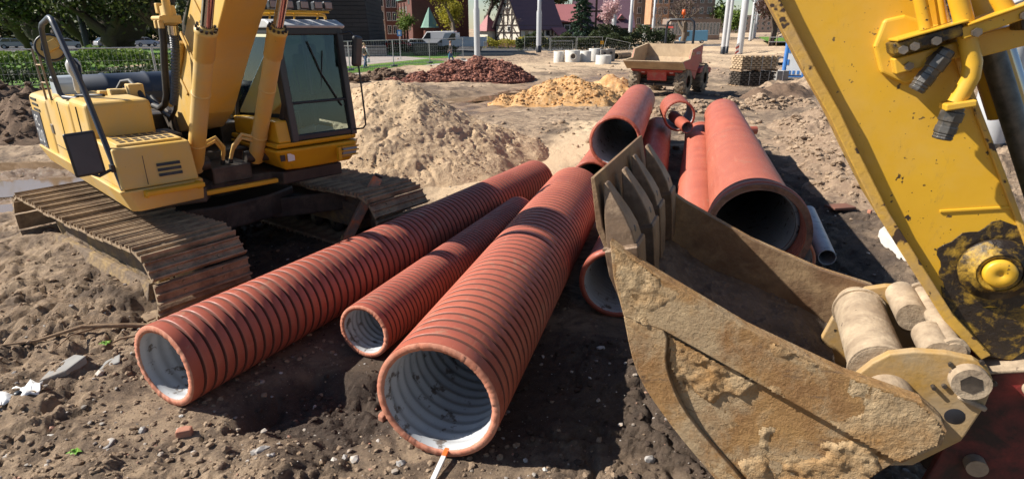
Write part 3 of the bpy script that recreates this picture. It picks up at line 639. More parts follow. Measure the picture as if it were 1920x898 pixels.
# rails and mirrors -------------------------------------------------
MB().tube([(1.66, -1.265, 1.30), (1.63, -1.27, 1.38), (1.39, -1.34, 2.27), (1.02, -1.378, 2.84), (.97, -1.38, 2.89), (.90, -1.38, 2.90), (.50, -1.38, 2.84), (.42, -1.38, 2.80), (.38, -1.38, 2.70), (.12, -1.34, 2.45), (-.02, -1.29, 2.12), (.02, -1.27, 2.075), (.30, -1.20, 2.07)], .026, 12).build('handrail', M['hood'], EX)
MB().tube([(.20, -1.19, 2.10), (.62, -1.02, 2.12)], .018).build('handrail', M['black'], EX)
MB().tube([(-.64, -1.33, 2.0), (-.66, -1.34, 2.58)], .012).tube([(-.52, -1.30, 2.0), (-.54, -1.31, 2.58)], .012).tube([(-.63, -1.33, 2.2), (-.52, -1.3, 2.2)], .01).tube([(-.64, -1.335, 2.4), (-.53, -1.305, 2.4)], .01).build('grab_rail', M['steel'], EX)
MB().tube([(.15, -1.12, 2.04), (.0, -1.06, 2.4), (-.2, -1.14, 2.60)], .022).build('mirror_post', M['black'], EX)
dk = MB(); dk.lathe([(0, -.02), (.135, -.02), (.15, -.006), (.15, .006), (.135, .02), (0, .02)], (0, 0, 0), (0, 0, 1), 36); ang = (Matrix.Rotation(.754, 3, 'Z') @ (Vector((-4.13 - .28 - .92, 7.63 + .29 - .87, 2.6)) * -1 + Vector((-1.5, 0, 4.2))).normalized()).to_track_quat('Z', 'Y').to_euler()
rm = dk.build('round_mirror', M['yellow'], EX, loc=(-.3, -1.22, 2.595), rot=ang)
MB().lathe([(.128, .021), (.14, .030), (.152, .012), (.152, -.012)], (0, 0, 0), (0, 0, 1), 36).build('mirror_rim', M['black'], rm)
MB().box((.02, .02, .035), (.13, .10, .04), (0, 0, .5)).build('mirror_bracket', M['yellow'], rm, .008)
MB().box((-.05, 0, .045), (.06, .09, .04), (0, 0, -.2)).cyl((-.05, 0, .05), (-.05, -.1, .06), .014).build('mirror_clamp', M['black'], rm, .006)
mb = MB(); mb.box((0, 0, 0), (.04, .25, .42)); mr = mb.build('mirror', M['black'], EX, .03, 4, loc=(1.57, -1.49, 1.68), rot=(R(3), R(2), R(-4)))
MB().box((.02, 0, 0), (.006, .21, .37)).build('mirror_face', M['hood'], mr, .003)
MB().tube([(1.56, -1.50, 1.50), (1.58, -1.42, 1.455), (1.585, -1.29, 1.51)], .016).box((1.592, -1.285, 1.515), (.08, .07, .07)).build('mirror_arm', M['black'], EX)
# boom --------------------------------------------------------------
bp = [(.12, 1.62), (.25, 1.58), (.68, 1.66), (1.07, 1.88), (1.70, 2.51), (2.30, 3.05), (3.2, 3.78), (4.15, 4.35), (5.2, 4.68), (6.6, 4.72), (6.75, 4.92), (6.6, 5.05), (5.2, 5.16), (3.9, 4.98), (2.8, 4.26), (1.45, 3.08), (1.06, 2.71), (.24, 1.85)]
bo = MB(); bo.prism(bp, 'y', -.255, .155); boom = bo.build('boom', M['yellow'], EX, .012)
rib = MB()
for (x, z) in ((.75, 2.25), (1.15, 2.60), (1.62, 2.98)): rib.box((x, -.262, z), (.05, .02, .42), (0, -.72, 0))
rib.build('stiffener', M['yellow'], boom, .006)
MB().cyl((.1, -.30, 1.72), (.1, .28, 1.72), .10, n=24).build('boom_foot_pin', M['oily'], boom)
for s in (-1, 1): MB().prism([(-.25, 1.2), (.55, 1.2), (.30, 1.80), (.05, 1.90), (-.1, 1.8)], 'y', s * .26 - .01 - .035, s * .26 - .01 + .035).build('boom_bracket', M['oily'], EX, .015)
sh = MB(); sh.prism([(6.2, 5.3), (6.7, 5.35), (7.0, 4.9), (8.6, 3.9), (8.5, 3.7), (6.7, 4.4)], 'y', -.17, .15); sh.build('arm', M['yellow'], EX, .02)
for sy, y in ((-1, -.455), (1, .235)):
    A = Vector((1.30, y, 1.365)); B = Vector((2.25, y, 2.772)); d = (B - A).normalized()
    c = MB(); c.cyl(A - d * .06, B, .086, n=28); cy = c.build('boom_cylinder', M['yellow'], EX)
    g = MB(); g.lathe([(.086, -.30), (.095, -.29), (.095, -.02), (.102, -.01), (.102, .03), (.06, .035), (.06, .06), (.055, .06)], B, d, 28); g.build('gland', M['yellow'], cy)
    u = d.orthogonal().normalized(); v_ = d.cross(u)
    for j in range(12):
        a = j * math.pi / 6; p = B + (u * math.cos(a) + v_ * math.sin(a)) * .085
        MB().cyl(p + d * .03, p + d * .055, .014, n=6).build('bolt', M['oily'], cy)
    MB().cyl(B - d * .05, B + d * 1.25, .052, n=24).build('rod', M['chrome'], cy)
    for hh in (.30, .97): MB().lathe([(.086, 0), (.093, .004), (.093, .022), (.086, .026)], A + d * hh, d, 28).build('band', M['yellow'], cy)
    MB().cyl(A + Vector((0, -.14, 0)), A + Vector((0, .14, 0)), .075, n=20).build('cylinder_foot', M['oily'], cy)
    tp = Vector((0, .10 * -sy, 0))
    for q in (0, .055):
        MB().tube([A + d * (.25 + q) + tp * .7, A + d * (.25 + q) + tp * 2.0 + Vector((.0, 0, .05)), A + d * (.16 + q) + tp * 2.9, A + d * (.02 + q) + tp * 3.0], .020, 10).build('feed_pipe', M['yellow'], cy)
    MB().tube([A + d * .02 + tp * 3.0, A + tp * 3.0 + Vector((-.04, 0, -.1)), A + tp * 2.6 + Vector((-.3, 0, -.2))], .026, 10).build('feed_hose', M['rubber'], cy)
# hoses and valve block
MB().tube([(-.10, -.52, 2.02), (.02, -.52, 2.07), (.20, -.51, 2.03), (.40, -.50, 1.95), (.60, -.49, 1.93), (.76, -.48, 1.99), (.88, -.48, 2.10), (1.06, -.50, 2.42), (1.14, -.49, 2.66), (1.16, -.48, 2.84)], .036, 12).build('hydraulic_hose', M['rubber'], EX)
cg = MB(); cp = [Vector((.86, -.42, 2.0)), Vector((.98, -.42, 2.14)), Vector((1.12, -.42, 2.36)), Vector((1.24, -.42, 2.60)), Vector((1.28, -.42, 2.76))]
P2 = []; rr = []
for i in range(4):
    for j in range(14): P2.append(cp[i].lerp(cp[i + 1], j / 14)); rr.append(.046 if j % 2 else .038)
cg.tube(P2, rr, 14, smooth=False); cg.build('corrugated_hose', M['hood'], EX)
MB().tube([(.05, -.40, 2.02), (.30, -.38, 1.84), (.55, -.38, 1.80), (.72, -.37, 1.92), (.92, -.36, 2.2), (1.05, -.35, 2.5), (1.12, -.34, 2.75)], .024, 10).build('hydraulic_hose', M['rubber'], EX)
MB().cyl((1.275, -.42, 2.74), (1.29, -.42, 2.83), .052, n=16).build('hose_fitting', M['chrome'], EX)
vb = MB(); vb.box((1.13, -.40, 2.88), (.26, .18, .08), (0, -.1, 0)); vb.box((1.15, -.40, 2.96), (.16, .12, .12), (0, -.1, 0)); vb.box((1.07, -.44, 3.0), (.07, .08, .10)); vb.cyl((1.22, -.42, 2.9), (1.22, -.42, 3.1), .04, n=12); vb.cyl((1.0, -.50, 2.90), (1.26, -.50, 2.90), .025, n=10); vb.box((1.20, -.5, 2.84), (.05, .05, .08)); vb.box((1.08, -.5, 2.84), (.05, .05, .08)); vb.build('valve_block', M['yellow'], EX, .012)
MB().tube([(1.05, -.28, 2.66), (.95, -.28, 2.52), (.70, -.28, 2.28), (.55, -.30, 2.1)], .026).build('steel_line', M['yellow'], EX)
lb = MB(); lb.box((.18, -.60, 2.09), (.16, .16, .20)); lb.box((.03, -.72, 2.08), (.2, .22, .1)); lb.box((-.25, -.82, 2.07), (.14, .12, .06)); lb.build('filler_bracket', M['yellow'], EX, .012)
MB().tube([(-.02, -.72, 2.12), (-.04, -.66, 2.2), (.06, -.60, 2.22), (.20, -.58, 2.14), (.34, -.56, 2.0)], .028).build('hydraulic_hose', M['rubber'], EX)
# cab ---------------------------------------------------------------
cy0, cy1 = .50, 1.36
pf = MB(); pf.prism([(1.74, .27), (1.79, .60), (1.79, 1.33), (1.70, 1.41), (-.15, 1.41), (-.15, .27)], 'z', 1.20, 1.47, fn=lambda p: Vector((p.x - .13 * (p.z < 1.3 and p.x > 1), p.y - .05 * (p.z < 1.3 and p.y > 1.2) + .16 * (p.z < 1.3 and p.y < .3), p.z)))
pf.build('cab_platform', M['yellow_bright'], EX, .035, 3)
cb = MB(); cb.prism([(-.10, 1.485), (1.72, 1.485), (1.745, 1.545), (-.10, 1.545)], 'y', .30, cy1)
cb.prism([(.55, 1.545), (1.735, 1.545), (1.70, 1.80), (1.60, 1.80), (.55, 1.76)], 'y', .335, .535)
cb.bb(-.10, 1.2, cy1 - .05, cy1, 1.545, 1.62); cb.build('cab_base', M['yellow_bright'], EX, .02)
fr = MB()
def post(a, b_, t=.07, u=.07): 
    a = Vector(a); b_ = Vector(b_); d = (b_ - a); L = d.length; q = d.to_track_quat('Z', 'Y').to_matrix(); fr.box((a + b_) / 2, (t, u, L), q)
post((1.72, .53, 1.54), (1.62, .50, 2.78), .10, .09); post((1.72, 1.325, 1.54), (1.62, 1.30, 2.78), .09, .07)
post((-.05, .53, 1.5), (-.05, .53, 2.78)); post((-.05, 1.32, 1.5), (-.05, 1.30, 2.78)); post((.55, .37, 1.6), (.62, .52, 2.78), .06, .05); post((.75, 1.34, 1.5), (.75, 1.31, 2.78), .06, .05)
post((1.62, .50, 2.77), (1.62, 1.33, 2.77), .08, .08); post((-.05, .52, 2.77), (1.62, .52, 2.77), .06, .06); post((-.05, 1.31, 2.77), (1.62, 1.31, 2.77), .06, .06)
post((1.715, .56, 1.585), (1.715, 1.33, 1.585), .06, .07); post((1.685, .56, 1.98), (1.685, 1.33, 1.98), .035, .03); post((1.60, .50, 1.80), (1.66, .535, 2.0), .14, .06)
fr.bb(-.09, -.06, .52, 1.31, 1.5, 2.0); fr.build('cab_frame', M['black'], EX, .012)
def pane(name, pts, th=.006):
    p = [Vector(q) for q in pts]; nrm = (p[1] - p[0]).cross(p[2] - p[0]).normalized() * th
    m = MB(); k_ = len(p); m.add([q for q in p] + [q + nrm for q in p], [tuple(range(k_))[::-1], tuple(range(k_, 2 * k_))] + [(i, (i + 1) % k_, (i + 1) % k_ + k_, i + k_) for i in range(k_)]); return m.build(name, M['glass'], EX)
pane('front_window', [(1.67, .59, 1.995), (1.67, 1.30, 1.995), (1.615, 1.28, 2.74), (1.615, .56, 2.74)])
pane('lower_front_window', [(1.705, .59, 1.62), (1.705, 1.30, 1.62), (1.675, 1.30, 1.965), (1.675, .59, 1.965)])
pane('side_window', [(-.02, .50, 1.62), (.60, .40, 1.80), (1.60, .50, 1.86), (1.60, .505, 2.74), (-.02, .505, 2.74)])
pane('door_window', [(1.62, 1.335, 1.65), (.79, 1.335, 1.65), (.79, 1.32, 2.74), (1.60, 1.32, 2.74)])
pane('door_window', [(.71, 1.335, 1.65), (-.02, 1.335, 1.65), (-.02, 1.32, 2.74), (.71, 1.32, 2.74)])
pane('rear_window', [(-.06, .56, 2.05), (-.06, 1.28, 2.05), (-.06, 1.28, 2.74), (-.06, .56, 2.74)])
MB().prism([(-.14, 2.80), (1.66, 2.80), (1.68, 2.835), (1.50, 2.90), (.1, 2.92), (-.12, 2.87)], 'y', .46, 1.38).build('cab_roof', M['roof_grey'], EX, .03, 3)
gr = MB(); gr.tube([(1.30, .48, 2.92), (1.34, .52, 2.95), (1.36, .60, 2.955), (1.36, 1.24, 2.955), (1.34, 1.31, 2.95), (1.28, 1.36, 2.90)], .018); gr.tube([(1.40, .42, 2.985), (1.40, 1.34, 2.985)], .012)
for y in (.6, .9, 1.2): gr.tube([(1.36, y, 2.9), (1.39, y, 2.985)], .010)
gr.build('lamp_bar', M['yellow_bright'], EX)
for y in (.62, .80, .99, 1.17, 1.30):
    l_ = MB(); l_.box((0, 0, 0), (.09, .115, .10)); lo = l_.build('work_lamp', M['black'], EX, .018, loc=(1.43, y, 3.055), rot=(0, R(-6), 0))
    MB().box((.047, 0, 0), (.006, .09, .07)).build('lamp_lens', pm('amber_grey_lens', (.30, .20, .15), .15, 0, (.4, .3, .25), 20) if 'amber_grey_lens' not in bpy.data.materials else bpy.data.materials['amber_grey_lens'], lo, .004)
# seat, hi-vis vest, console, wiper, bottle
sb = MB(); sb.box((.35, .93, 1.78), (.5, .48, .12)); sb.box((.10, .93, 2.12), (.12, .46, .62), (0, -.15, 0)); sb.box((.06, .93, 2.50), (.09, .26, .16)); sb.bb(.1, .6, .72, 1.14, 1.5, 1.73); sb.build('seat', M['black'], EX, .04, 3)
k = N('hi_vis_cloth'); k.set('Base Color', (.55, .85, .02)); k.set('Roughness', .8); k.bump(k.noise(25, 4), .4, .01); M['hivis'] = k.mat
vs = MB(); vs.prism([(.02, 1.95), (.20, 1.90), (.18, 2.2), (.13, 2.42), (.02, 2.46), (-.04, 2.2)], 'y', .70, 1.16); vs.build('hi_vis_vest', M['hivis'], EX, .03, 3)
cs = MB(); cs.bb(.3, 1.1, .58, .70, 1.5, 2.0); cs.bb(.3, 1.0, 1.17, 1.28, 1.5, 1.98); cs.box((1.45, .70, 2.0), (.12, .18, .3), (0, -.2, 0)); cs.cyl((1.3, .85, 1.5), (1.25, .85, 1.95), .015); cs.cyl((1.3, 1.05, 1.5), (1.25, 1.05, 1.95), .015); cs.build('console', M['black'], EX, .015)
MB().lathe([(0, 0), (.035, 0), (.035, .16), (.014, .21), (.014, .24), (0, .24)], (1.50, .68, 2.15), (0, 0, 1), 16).build('bottle', M['glass'], EX)
pp = MB(); pp.box((1.5, .98, 1.60), (.22, .30, .05), (.1, .1, .4)); pp.box((1.52, .82, 1.63), (.16, .2, .06), (.3, 0, -.5)); pp.build('crumpled_papers', M['white'], EX, .01)
MB().tube([(1.70, 1.22, 1.90), (1.665, 1.00, 2.30), (1.64, .88, 2.66)], .008, 6).tube([(1.66, .98, 2.12), (1.645, 1.06, 2.55)], .006, 6).build('wiper', M['black'], EX)
mb = MB(); mb.box((0, 0, 0), (.07, .15, .36)); m2 = mb.build('mirror', M['black'], EX, .05, 4, loc=(1.82, 1.42, 2.54), rot=(R(-6), R(4), R(18)))
MB().tube([(1.66, 1.34, 2.74), (1.74, 1.40, 2.76), (1.80, 1.42, 2.70), (1.83, 1.425, 2.3), (1.86, 1.43, 1.80), (1.86, 1.43, 1.66), (1.83, 1.41, 1.615), (1.74, 1.36, 1.60)], .011, 8).build('mirror_bracket', M['black'], EX)
lg = MB(); lg.box((1.755, 1.22, 1.34), (.05, .2, .12), (0, .5, 0)); lg.build('head_lamp', M['grey_plastic'], EX, .01)
MB().tube([(1.80, 1.10, 1.41), (1.82, 1.33, 1.41)], .010, 8).tube([(1.79, 1.10, 1.36), (1.81, 1.33, 1.36)], .010, 8).tube([(1.76, 1.10, 1.30), (1.78, 1.33, 1.30)], .010, 8).box((1.79, 1.06, 1.34), (.06, .04, .16)).build('lamp_guard', M['yellow_bright'], EX)
MB().box((1.735, .46, 1.375), (.008, .09, .09), (0, 0, .14)).build('sticker', M['white'], EX); MB().box((1.728, .36, 1.375), (.008, .06, .07), (0, 0, .14)).build('sticker', M['black'], EX)
# ------------------------------------------------------------------ near excavator arm with bucket
BO = (.45, 3.57)      # base point in the arm's own plane axes
c22, s22 = math.cos(R(22)), math.sin(R(22))
EA = thing('excavator', 'yellow excavator of which only the scratched stick and mud-caked toothed bucket show', 'excavator', (BO[0] * c22 + BO[1] * s22, -BO[0] * s22 + BO[1] * c22, 0), R(-22))
def L3(a, d, z): return Vector((a - BO[0], d - BO[1], z))
def sub(pts): return [(p[0] - BO[0], p[1]) for p in pts]
def slab(pts, d0, d1, name, mat, parent=None, bevel=.006, seg=2):
    return MB().prism(sub(pts), 'y', d0 - BO[1], d1 - BO[1]).build(name, mat, parent or EA, bevel, seg)
k = N('rusty_bucket_steel')
base = k.mix(k.ramp(k.noise(3.0, 6, .65), .35, .65), (.37, .215, .085), (.24, .125, .052))
mudc = k.mix(k.ramp(k.noise(6, 5, .6), .3, .7), (.44, .325, .195), (.33, .235, .14))
md = k.ramp(k.noise(2.6, 8, .7, .4), .44, .58)
c = k.mix(md, base, mudc); c = k.mix(k.ramp(k.noise(9, 6, .7), .62, .72), c, (.10, .062, .038)); c = k.mix(k.ramp(k.noise(5, 7, .75, .8, stretch=(.5, 1, 2.2)), .60, .66, 0, .8), c, (.16, .10, .06))
k.set('Base Color', c); k.set('Roughness', k.ramp(md, 0, 1, .6, .93)); k.set('Specular IOR Level', .35)
nb = k.bump(k.noise(16, 9, .72), 1.0, .025); k.bump(k.noise(120, 4, .7), .6, .004, nb)
M['bucket'] = k.mat
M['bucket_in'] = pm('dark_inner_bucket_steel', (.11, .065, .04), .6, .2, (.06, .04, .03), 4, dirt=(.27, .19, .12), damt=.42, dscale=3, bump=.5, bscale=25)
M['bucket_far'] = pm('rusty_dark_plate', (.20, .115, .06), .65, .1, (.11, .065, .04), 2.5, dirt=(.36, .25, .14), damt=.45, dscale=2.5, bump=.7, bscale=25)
M['mud'] = pm('dried_ochre_mud', (.45, .335, .20), .95, 0, (.32, .22, .12), 5, dirt=(.33, .18, .065), damt=.48, dscale=3, bump=1.0, bscale=34, bdist=.02)
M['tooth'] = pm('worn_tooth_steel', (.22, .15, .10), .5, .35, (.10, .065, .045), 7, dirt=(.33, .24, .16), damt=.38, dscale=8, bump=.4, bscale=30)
yk = N('spattered_yellow_paint')
c = yk.mix(yk.ramp(yk.noise(1.6, 4, .6), .3, .7), (.66, .385, .025), (.58, .32, .018))
sp = yk.ramp(yk.noise(17, 3, .55), .685, .71); sp2 = yk.ramp(yk.noise(52, 2, .5), .715, .735)
scr = yk.math('MAXIMUM', yk.ramp(yk.noise(6, 7, .75, 1.2, stretch=(1, 1, .35)), .69, .71), yk.ramp(yk.noise(3.1, 9, .82, 1.6), .665, .68))
c = yk.mix(yk.math('MAXIMUM', yk.math('MAXIMUM', sp, sp2), scr), c, (.035, .022, .015))
c = yk.mix(yk.ramp(yk.noise(2.2, 8, .72), .46, .78, 0, .6), c, (.58, .38, .11))
c = yk.mix(yk.ramp(yk.noise(7, 8, .8, .5, stretch=(1.6, 1, .5)), .60, .70, 0, .5), c, (.30, .19, .06))
yk.set('Base Color', c); yk.set('Roughness', yk.ramp(yk.noise(5, 5, .7), .3, .7, .28, .5)); yk.set('Coat Weight', .15); yk.bump(yk.noise(26, 5, .6), .06, .01)
M['yellow_spat'] = yk.mat
M['flange'] = pm('chipped_yellow_edge', (.60, .35, .04), .5, 0, (.48, .29, .08), 4, dirt=(.36, .24, .12), damt=.42, dscale=5, bump=.4, bscale=25, chips=(.05, .028, .018), cscale=9, camt=.60)
M['greasy'] = pm('greasy_yellow', (.016, .012, .010), .38, 0, (.03, .02, .014), 6, dirt=(.60, .36, .03), damt=.40, dscale=9, bump=.8, bscale=28)
M['red_dirty'] = pm('dirty_dark_red', (.22, .022, .022), .55, 0, (.10, .012, .012), 4, dirt=(.04, .025, .02), damt=.55, dscale=4, bump=.4, bscale=20)
# bucket ------------------------------------------------------------
def crv(pts, n=5):
    o_ = []
    for i in range(len(pts) - 1):
        p0 = pts[max(i - 1, 0)]; p1 = pts[i]; p2 = pts[i + 1]; p3 = pts[min(i + 2, len(pts) - 1)]
        for j in range(n):
            t = j / n; o_.append(tuple(.5 * (2 * p1[k_] + (p2[k_] - p0[k_]) * t + (2 * p0[k_] - 5 * p1[k_] + 4 * p2[k_] - p3[k_]) * t * t + (3 * p1[k_] - p0[k_] - 3 * p2[k_] + p3[k_]) * t ** 3) for k_ in (0, 1)))
    return o_ + [pts[-1]]
OUT = [(-.60, 1.75), (-.357, 1.609), (.12, 1.385), (.584, 1.226), (.919, 1.156), (1.01, 1.086), (1.048, 1.028), (1.04, .943), (.913, .792), (.80, .62), (.72, .40), (.62, .16), (.47, .03), (.31, .07), (.20, .22), (.076, .416), (-.184, .695), (-.4, .991), (-.496, 1.305), (-.569, 1.547)]
OUT = OUT[:4] + crv(OUT[4:8] + OUT[8:], 4)
BK = thing('bucket', None, None); BK.parent = EA
bn = slab(OUT, 2.90, 2.93, 'side_plate', M['bucket'], BK, .004)
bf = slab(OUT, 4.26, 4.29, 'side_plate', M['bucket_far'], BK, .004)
upper = [(-.60, 1.75), (-.357, 1.609), (.12, 1.385), (.584, 1.226), (.919, 1.156), (1.01, 1.086), (1.048, 1.028), (1.04, .943), (.905, .795), (-.277, 1.285), (-.5, 1.33), (-.569, 1.547)]
slab(upper, 2.855, 2.899, 'side_cutter', M['bucket'], BK, .008, 3); slab(upper, 4.291, 4.335, 'side_cutter', M['bucket'], BK, .008, 3)
band = [(-.501, 1.327), (-.279, 1.284), (-.246, 1.062), (-.106, .788), (.211, .462), (.34, .30), (.20, .222), (.076, .416), (-.184, .695), (-.4, .991)]
band = crv(band[:1] + band[1:6], 4)[1:] + crv(band[6:] + band[:1], 4)
slab(band, 2.858, 2.899, 'wear_strip', M['bucket'], BK, .008, 3); slab(band, 4.291, 4.33, 'wear_strip', M['bucket'], BK, .008, 3)
SH = [(-.585, 1.735), (-.555, 1.54), (-.482, 1.302), (-.386, .988), (-.172, .695), (.088, .420), (.212, .228), (.318, .085), (.468, .048), (.605, .17), (.703, .405), (.785, .625), (.86, .78), (.80, 1.0)]
SH = crv(SH, 3)
shb = MB(); P = [Vector((p[0], 0, p[1])) for p in SH]; v = []; f = []
for i, p in enumerate(P):
    t = (P[min(i + 1, len(P) - 1)] - P[max(i - 1, 0)]).normalized(); nrm = Vector((-t.z, 0, t.x)) * -.028
    if nrm.dot(Vector((.35, 0, .95)) - p) < 0: nrm = -nrm
    for d in (2.931, 4.259):
        v.append(L3(p.x, d, p.z)); v.append(L3(p.x + nrm.x, d, p.z + nrm.z))
for i in range(len(P) - 1):
    a, b_ = i * 4, i * 4 + 4
    f += [(a, b_, b_ + 2, a + 2), (a + 1, a + 3, b_ + 3, b_ + 1), (a, a + 1, b_ + 1, b_), (a + 2, b_ + 2, b_ + 3, a + 3)]
f += [(0, 2, 3, 1)]; n_ = (len(P) - 1) * 4; f += [(n_, n_ + 1, n_ + 3, n_ + 2)]
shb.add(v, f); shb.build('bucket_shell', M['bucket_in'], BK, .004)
def toothm():
    b = MB()
    sec = [(-.47, 1.36, .080, .05), (-.52, 1.56, .105, .085), (-.545, 1.70, .110, .092), (-.547, 1.706, .092, .078), (-.568, 1.78, .088, .072), (-.598, 1.86, .078, .055), (-.634, 1.95, .060, .030), (-.668, 2.03, .036, .010)]
    vv = []; ff = []
    for (a, z, hw, ht) in sec:
        nx, nz = .955, .29
        for (s1, s2) in ((-1, -1), (1, -1), (1, 1), (-1, 1)): vv.append((a - BO[0] + nx * ht * s2, hw * s1, z + nz * ht * s2))
    for i in range(len(sec) - 1):
        for j in range(4): ff.append((i * 4 + j, i * 4 + (j + 1) % 4, i * 4 + 4 + (j + 1) % 4, i * 4 + 4 + j))
    ff += [(3, 2, 1, 0), tuple(range(len(vv) - 4, len(vv)))]; b.add(vv, ff); return b
for i, d in enumerate((3.00, 3.37, 3.76, 4.15)):
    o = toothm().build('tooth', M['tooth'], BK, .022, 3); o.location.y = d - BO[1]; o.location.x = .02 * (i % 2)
    MB().lathe([(0, .004), (.022, .004), (.026, 0), (.026, -.02)], (-.575 - BO[0] + .078, 0, 1.785), (.955, 0, .29), 14).build('pin_hole', M['black'], o)
    MB().lathe([(.115, 0), (.135, .004), (.135, .018), (.115, .024)], (-.55 - BO[0], 0, 1.69), (-.28, 0, .96), 4, smooth=False).build('tooth_collar', M['tooth'], o)
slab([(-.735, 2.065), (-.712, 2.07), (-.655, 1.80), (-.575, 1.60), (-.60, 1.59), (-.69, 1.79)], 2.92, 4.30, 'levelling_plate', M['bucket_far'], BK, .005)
# dried mud on the visible side
ga = np.arange(-.62, 1.06, .011); gz_ = np.arange(.02, 1.78, .011); A_, Z_ = np.meshgrid(ga, gz_)
def inside(poly, x, y):
    r = np.zeros(x.shape, bool); n = len(poly); j = n - 1
    for i in range(n):
        xi, yi = poly[i]; xj, yj = poly[j]
        cnd = ((yi > y) != (yj > y)) & (x < (xj - xi) * (y - yi) / (yj - yi + 1e-12) + xi); r ^= cnd; j = i
    return r
def crust(poly, d0, thr, amp, seed, nm='dried_mud'):
    m = fbm(A_, Z_, 1.6, 4, seed, .6) + .35 * fbm(A_, Z_, 7, 3, seed + 5); hgt = ss(thr, thr + .10, m) * amp * (.55 + .5 * fbm(A_, Z_, 14, 4, seed + 9, .65) + .5 * np.maximum(0, fbm(A_, Z_, 34, 3, seed + 13, .7)))
    ok = inside(poly, A_, Z_); hgt = np.where(ok & (m > thr - .04), np.maximum(hgt, -.001), -.02)
    F = grid_faces(*A_.shape); F = F[(hgt.reshape(-1)[F] > -.015).all(1)]
    V = np.stack([A_ - BO[0], d0 - hgt - BO[1], Z_], -1).reshape(-1, 3)
    us_ = np.unique(F); mp = np.full(len(V), -1); mp[us_] = np.arange(len(us_)); o = npmesh(nm, V[us_], mp[F][:, ::-1], M['mud'], BK, smooth=True); o['kind'] = 'stuff'; return o
shr = lambda poly, s: [(p[0] + (.25 - p[0]) * s, p[1] + (1.0 - p[1]) * s) for p in poly]
crust(shr(upper, .02), 2.855, -.16, .012, 601)
low = [(-.26, 1.26), (.88, .79), (.80, .63), (.72, .42), (.62, .18), (.47, .05), (.33, .10), (.36, .30), (.23, .47), (-.09, .79), (-.23, 1.06)]
crust(low, 2.90, -.34, .030, 640)
crust(shr(band, .03), 2.858, .25, .006, 660)
# ears, tube, pins
earN = [(.62, .86), (.655, 1.0), (.685, 1.091), (.744, 1.185), (.809, 1.253), (.911, 1.291), (1.042, 1.308), (1.152, 1.301), (1.218, 1.265), (1.257, 1.194), (1.255, 1.132), (1.252, 1.06), (1.214, .881), (1.202, .835), (1.034, .629), (.90, .58), (.76, .60)]
M['ear'] = pm('worn_yellow_brown_paint', (.44, .25, .05), .55, 0, (.33, .23, .12), 3, dirt=(.36, .27, .165), damt=.5, dscale=3.5, bump=.35, bscale=30, chips=(.03, .022, .016), cscale=14, camt=.66)
slab(earN, 3.10, 3.15, 'ear_plate', M['ear'], BK, .010, 3); slab([(p[0] + .005, p[1] + .012) for p in earN], 3.92, 3.97, 'ear_plate', M['ear'], BK, .010, 3)
M['dusty'] = pm('dusty_steel', (.33, .25, .17), .8, 0, (.16, .115, .08), 5, dirt=(.44, .345, .24), damt=.5, dscale=5, bump=.9, bscale=24, chips=(.12, .085, .06), cscale=22, camt=.70)
def rod(name, a, z, d0, d1, r, mat, n=32, parent=None): return MB().cyl(L3(a, d0, z), L3(a, d1, z), r, n=n).build(name, mat, parent or BK, .008)
rod('cross_tube', .80, 1.115, 3.149, 3.921, .140, M['dusty'], 40)
rod('side_tube', .84, 1.02, 2.93, 3.101, .120, M['dusty'], 40); rod('side_tube', .84, 1.02, 3.969, 4.26, .120, M['dusty'], 40)
rod('linkage_pin', 1.09, 1.30, 3.149, 3.921, .046, M['dusty']); rod('pin_bush', 1.00, 1.265, 3.58, 3.919, .082, M['dusty']); rod('pin_bush', 1.035, 1.26, 3.151, 3.40, .078, M['dusty'])
rod('pin_bush', 1.20, 1.20, 3.971, 4.10, .07, M['dusty'])
rod('pin_head', 1.15, 1.195, 3.04, 3.10, .082, M['dusty']); MB().lathe([(0, .0), (.05, 0), (.05, -.03)], L3(1.15, 3.038, 1.195), (0, -1, 0), 6, smooth=False).build('pin_recess', M['oily'], BK)
MB().lathe([(0, .001), (.040, .001), (.046, -.002)], L3(1.145, 3.0985, .971), (0, -1, 0), 24).build('pin_hole', M['black'], BK)
for (a, z, d0, d1, r) in ((1.09, 1.30, 3.16, 3.19, .062), (1.09, 1.30, 3.88, 3.91, .062), (.80, 1.115, 3.152, 3.175, .152), (.80, 1.115, 3.895, 3.918, .152)): rod('weld_collar', a, z, d0, d1, r, M['dusty'])
for i in range(5):
    a_ = i * 1.2566; MB().cyl(L3(1.15 + .105 * math.cos(a_), 3.085, 1.195 + .105 * math.sin(a_)), L3(1.15 + .105 * math.cos(a_), 3.104, 1.195 + .105 * math.sin(a_)), .012, n=6).build('bolt', M['oily'], BK, .002)
MB().cyl(L3(1.02, 3.07, 1.12), L3(1.02, 3.104, 1.12), .010, n=8).build('grease_nipple', M['oily'], BK)
MB().box(L3(1.19, 3.085, 1.075), (.13, .03, .025), (0, .35, 0)).build('weld_bead', M['dusty'], BK, .008)
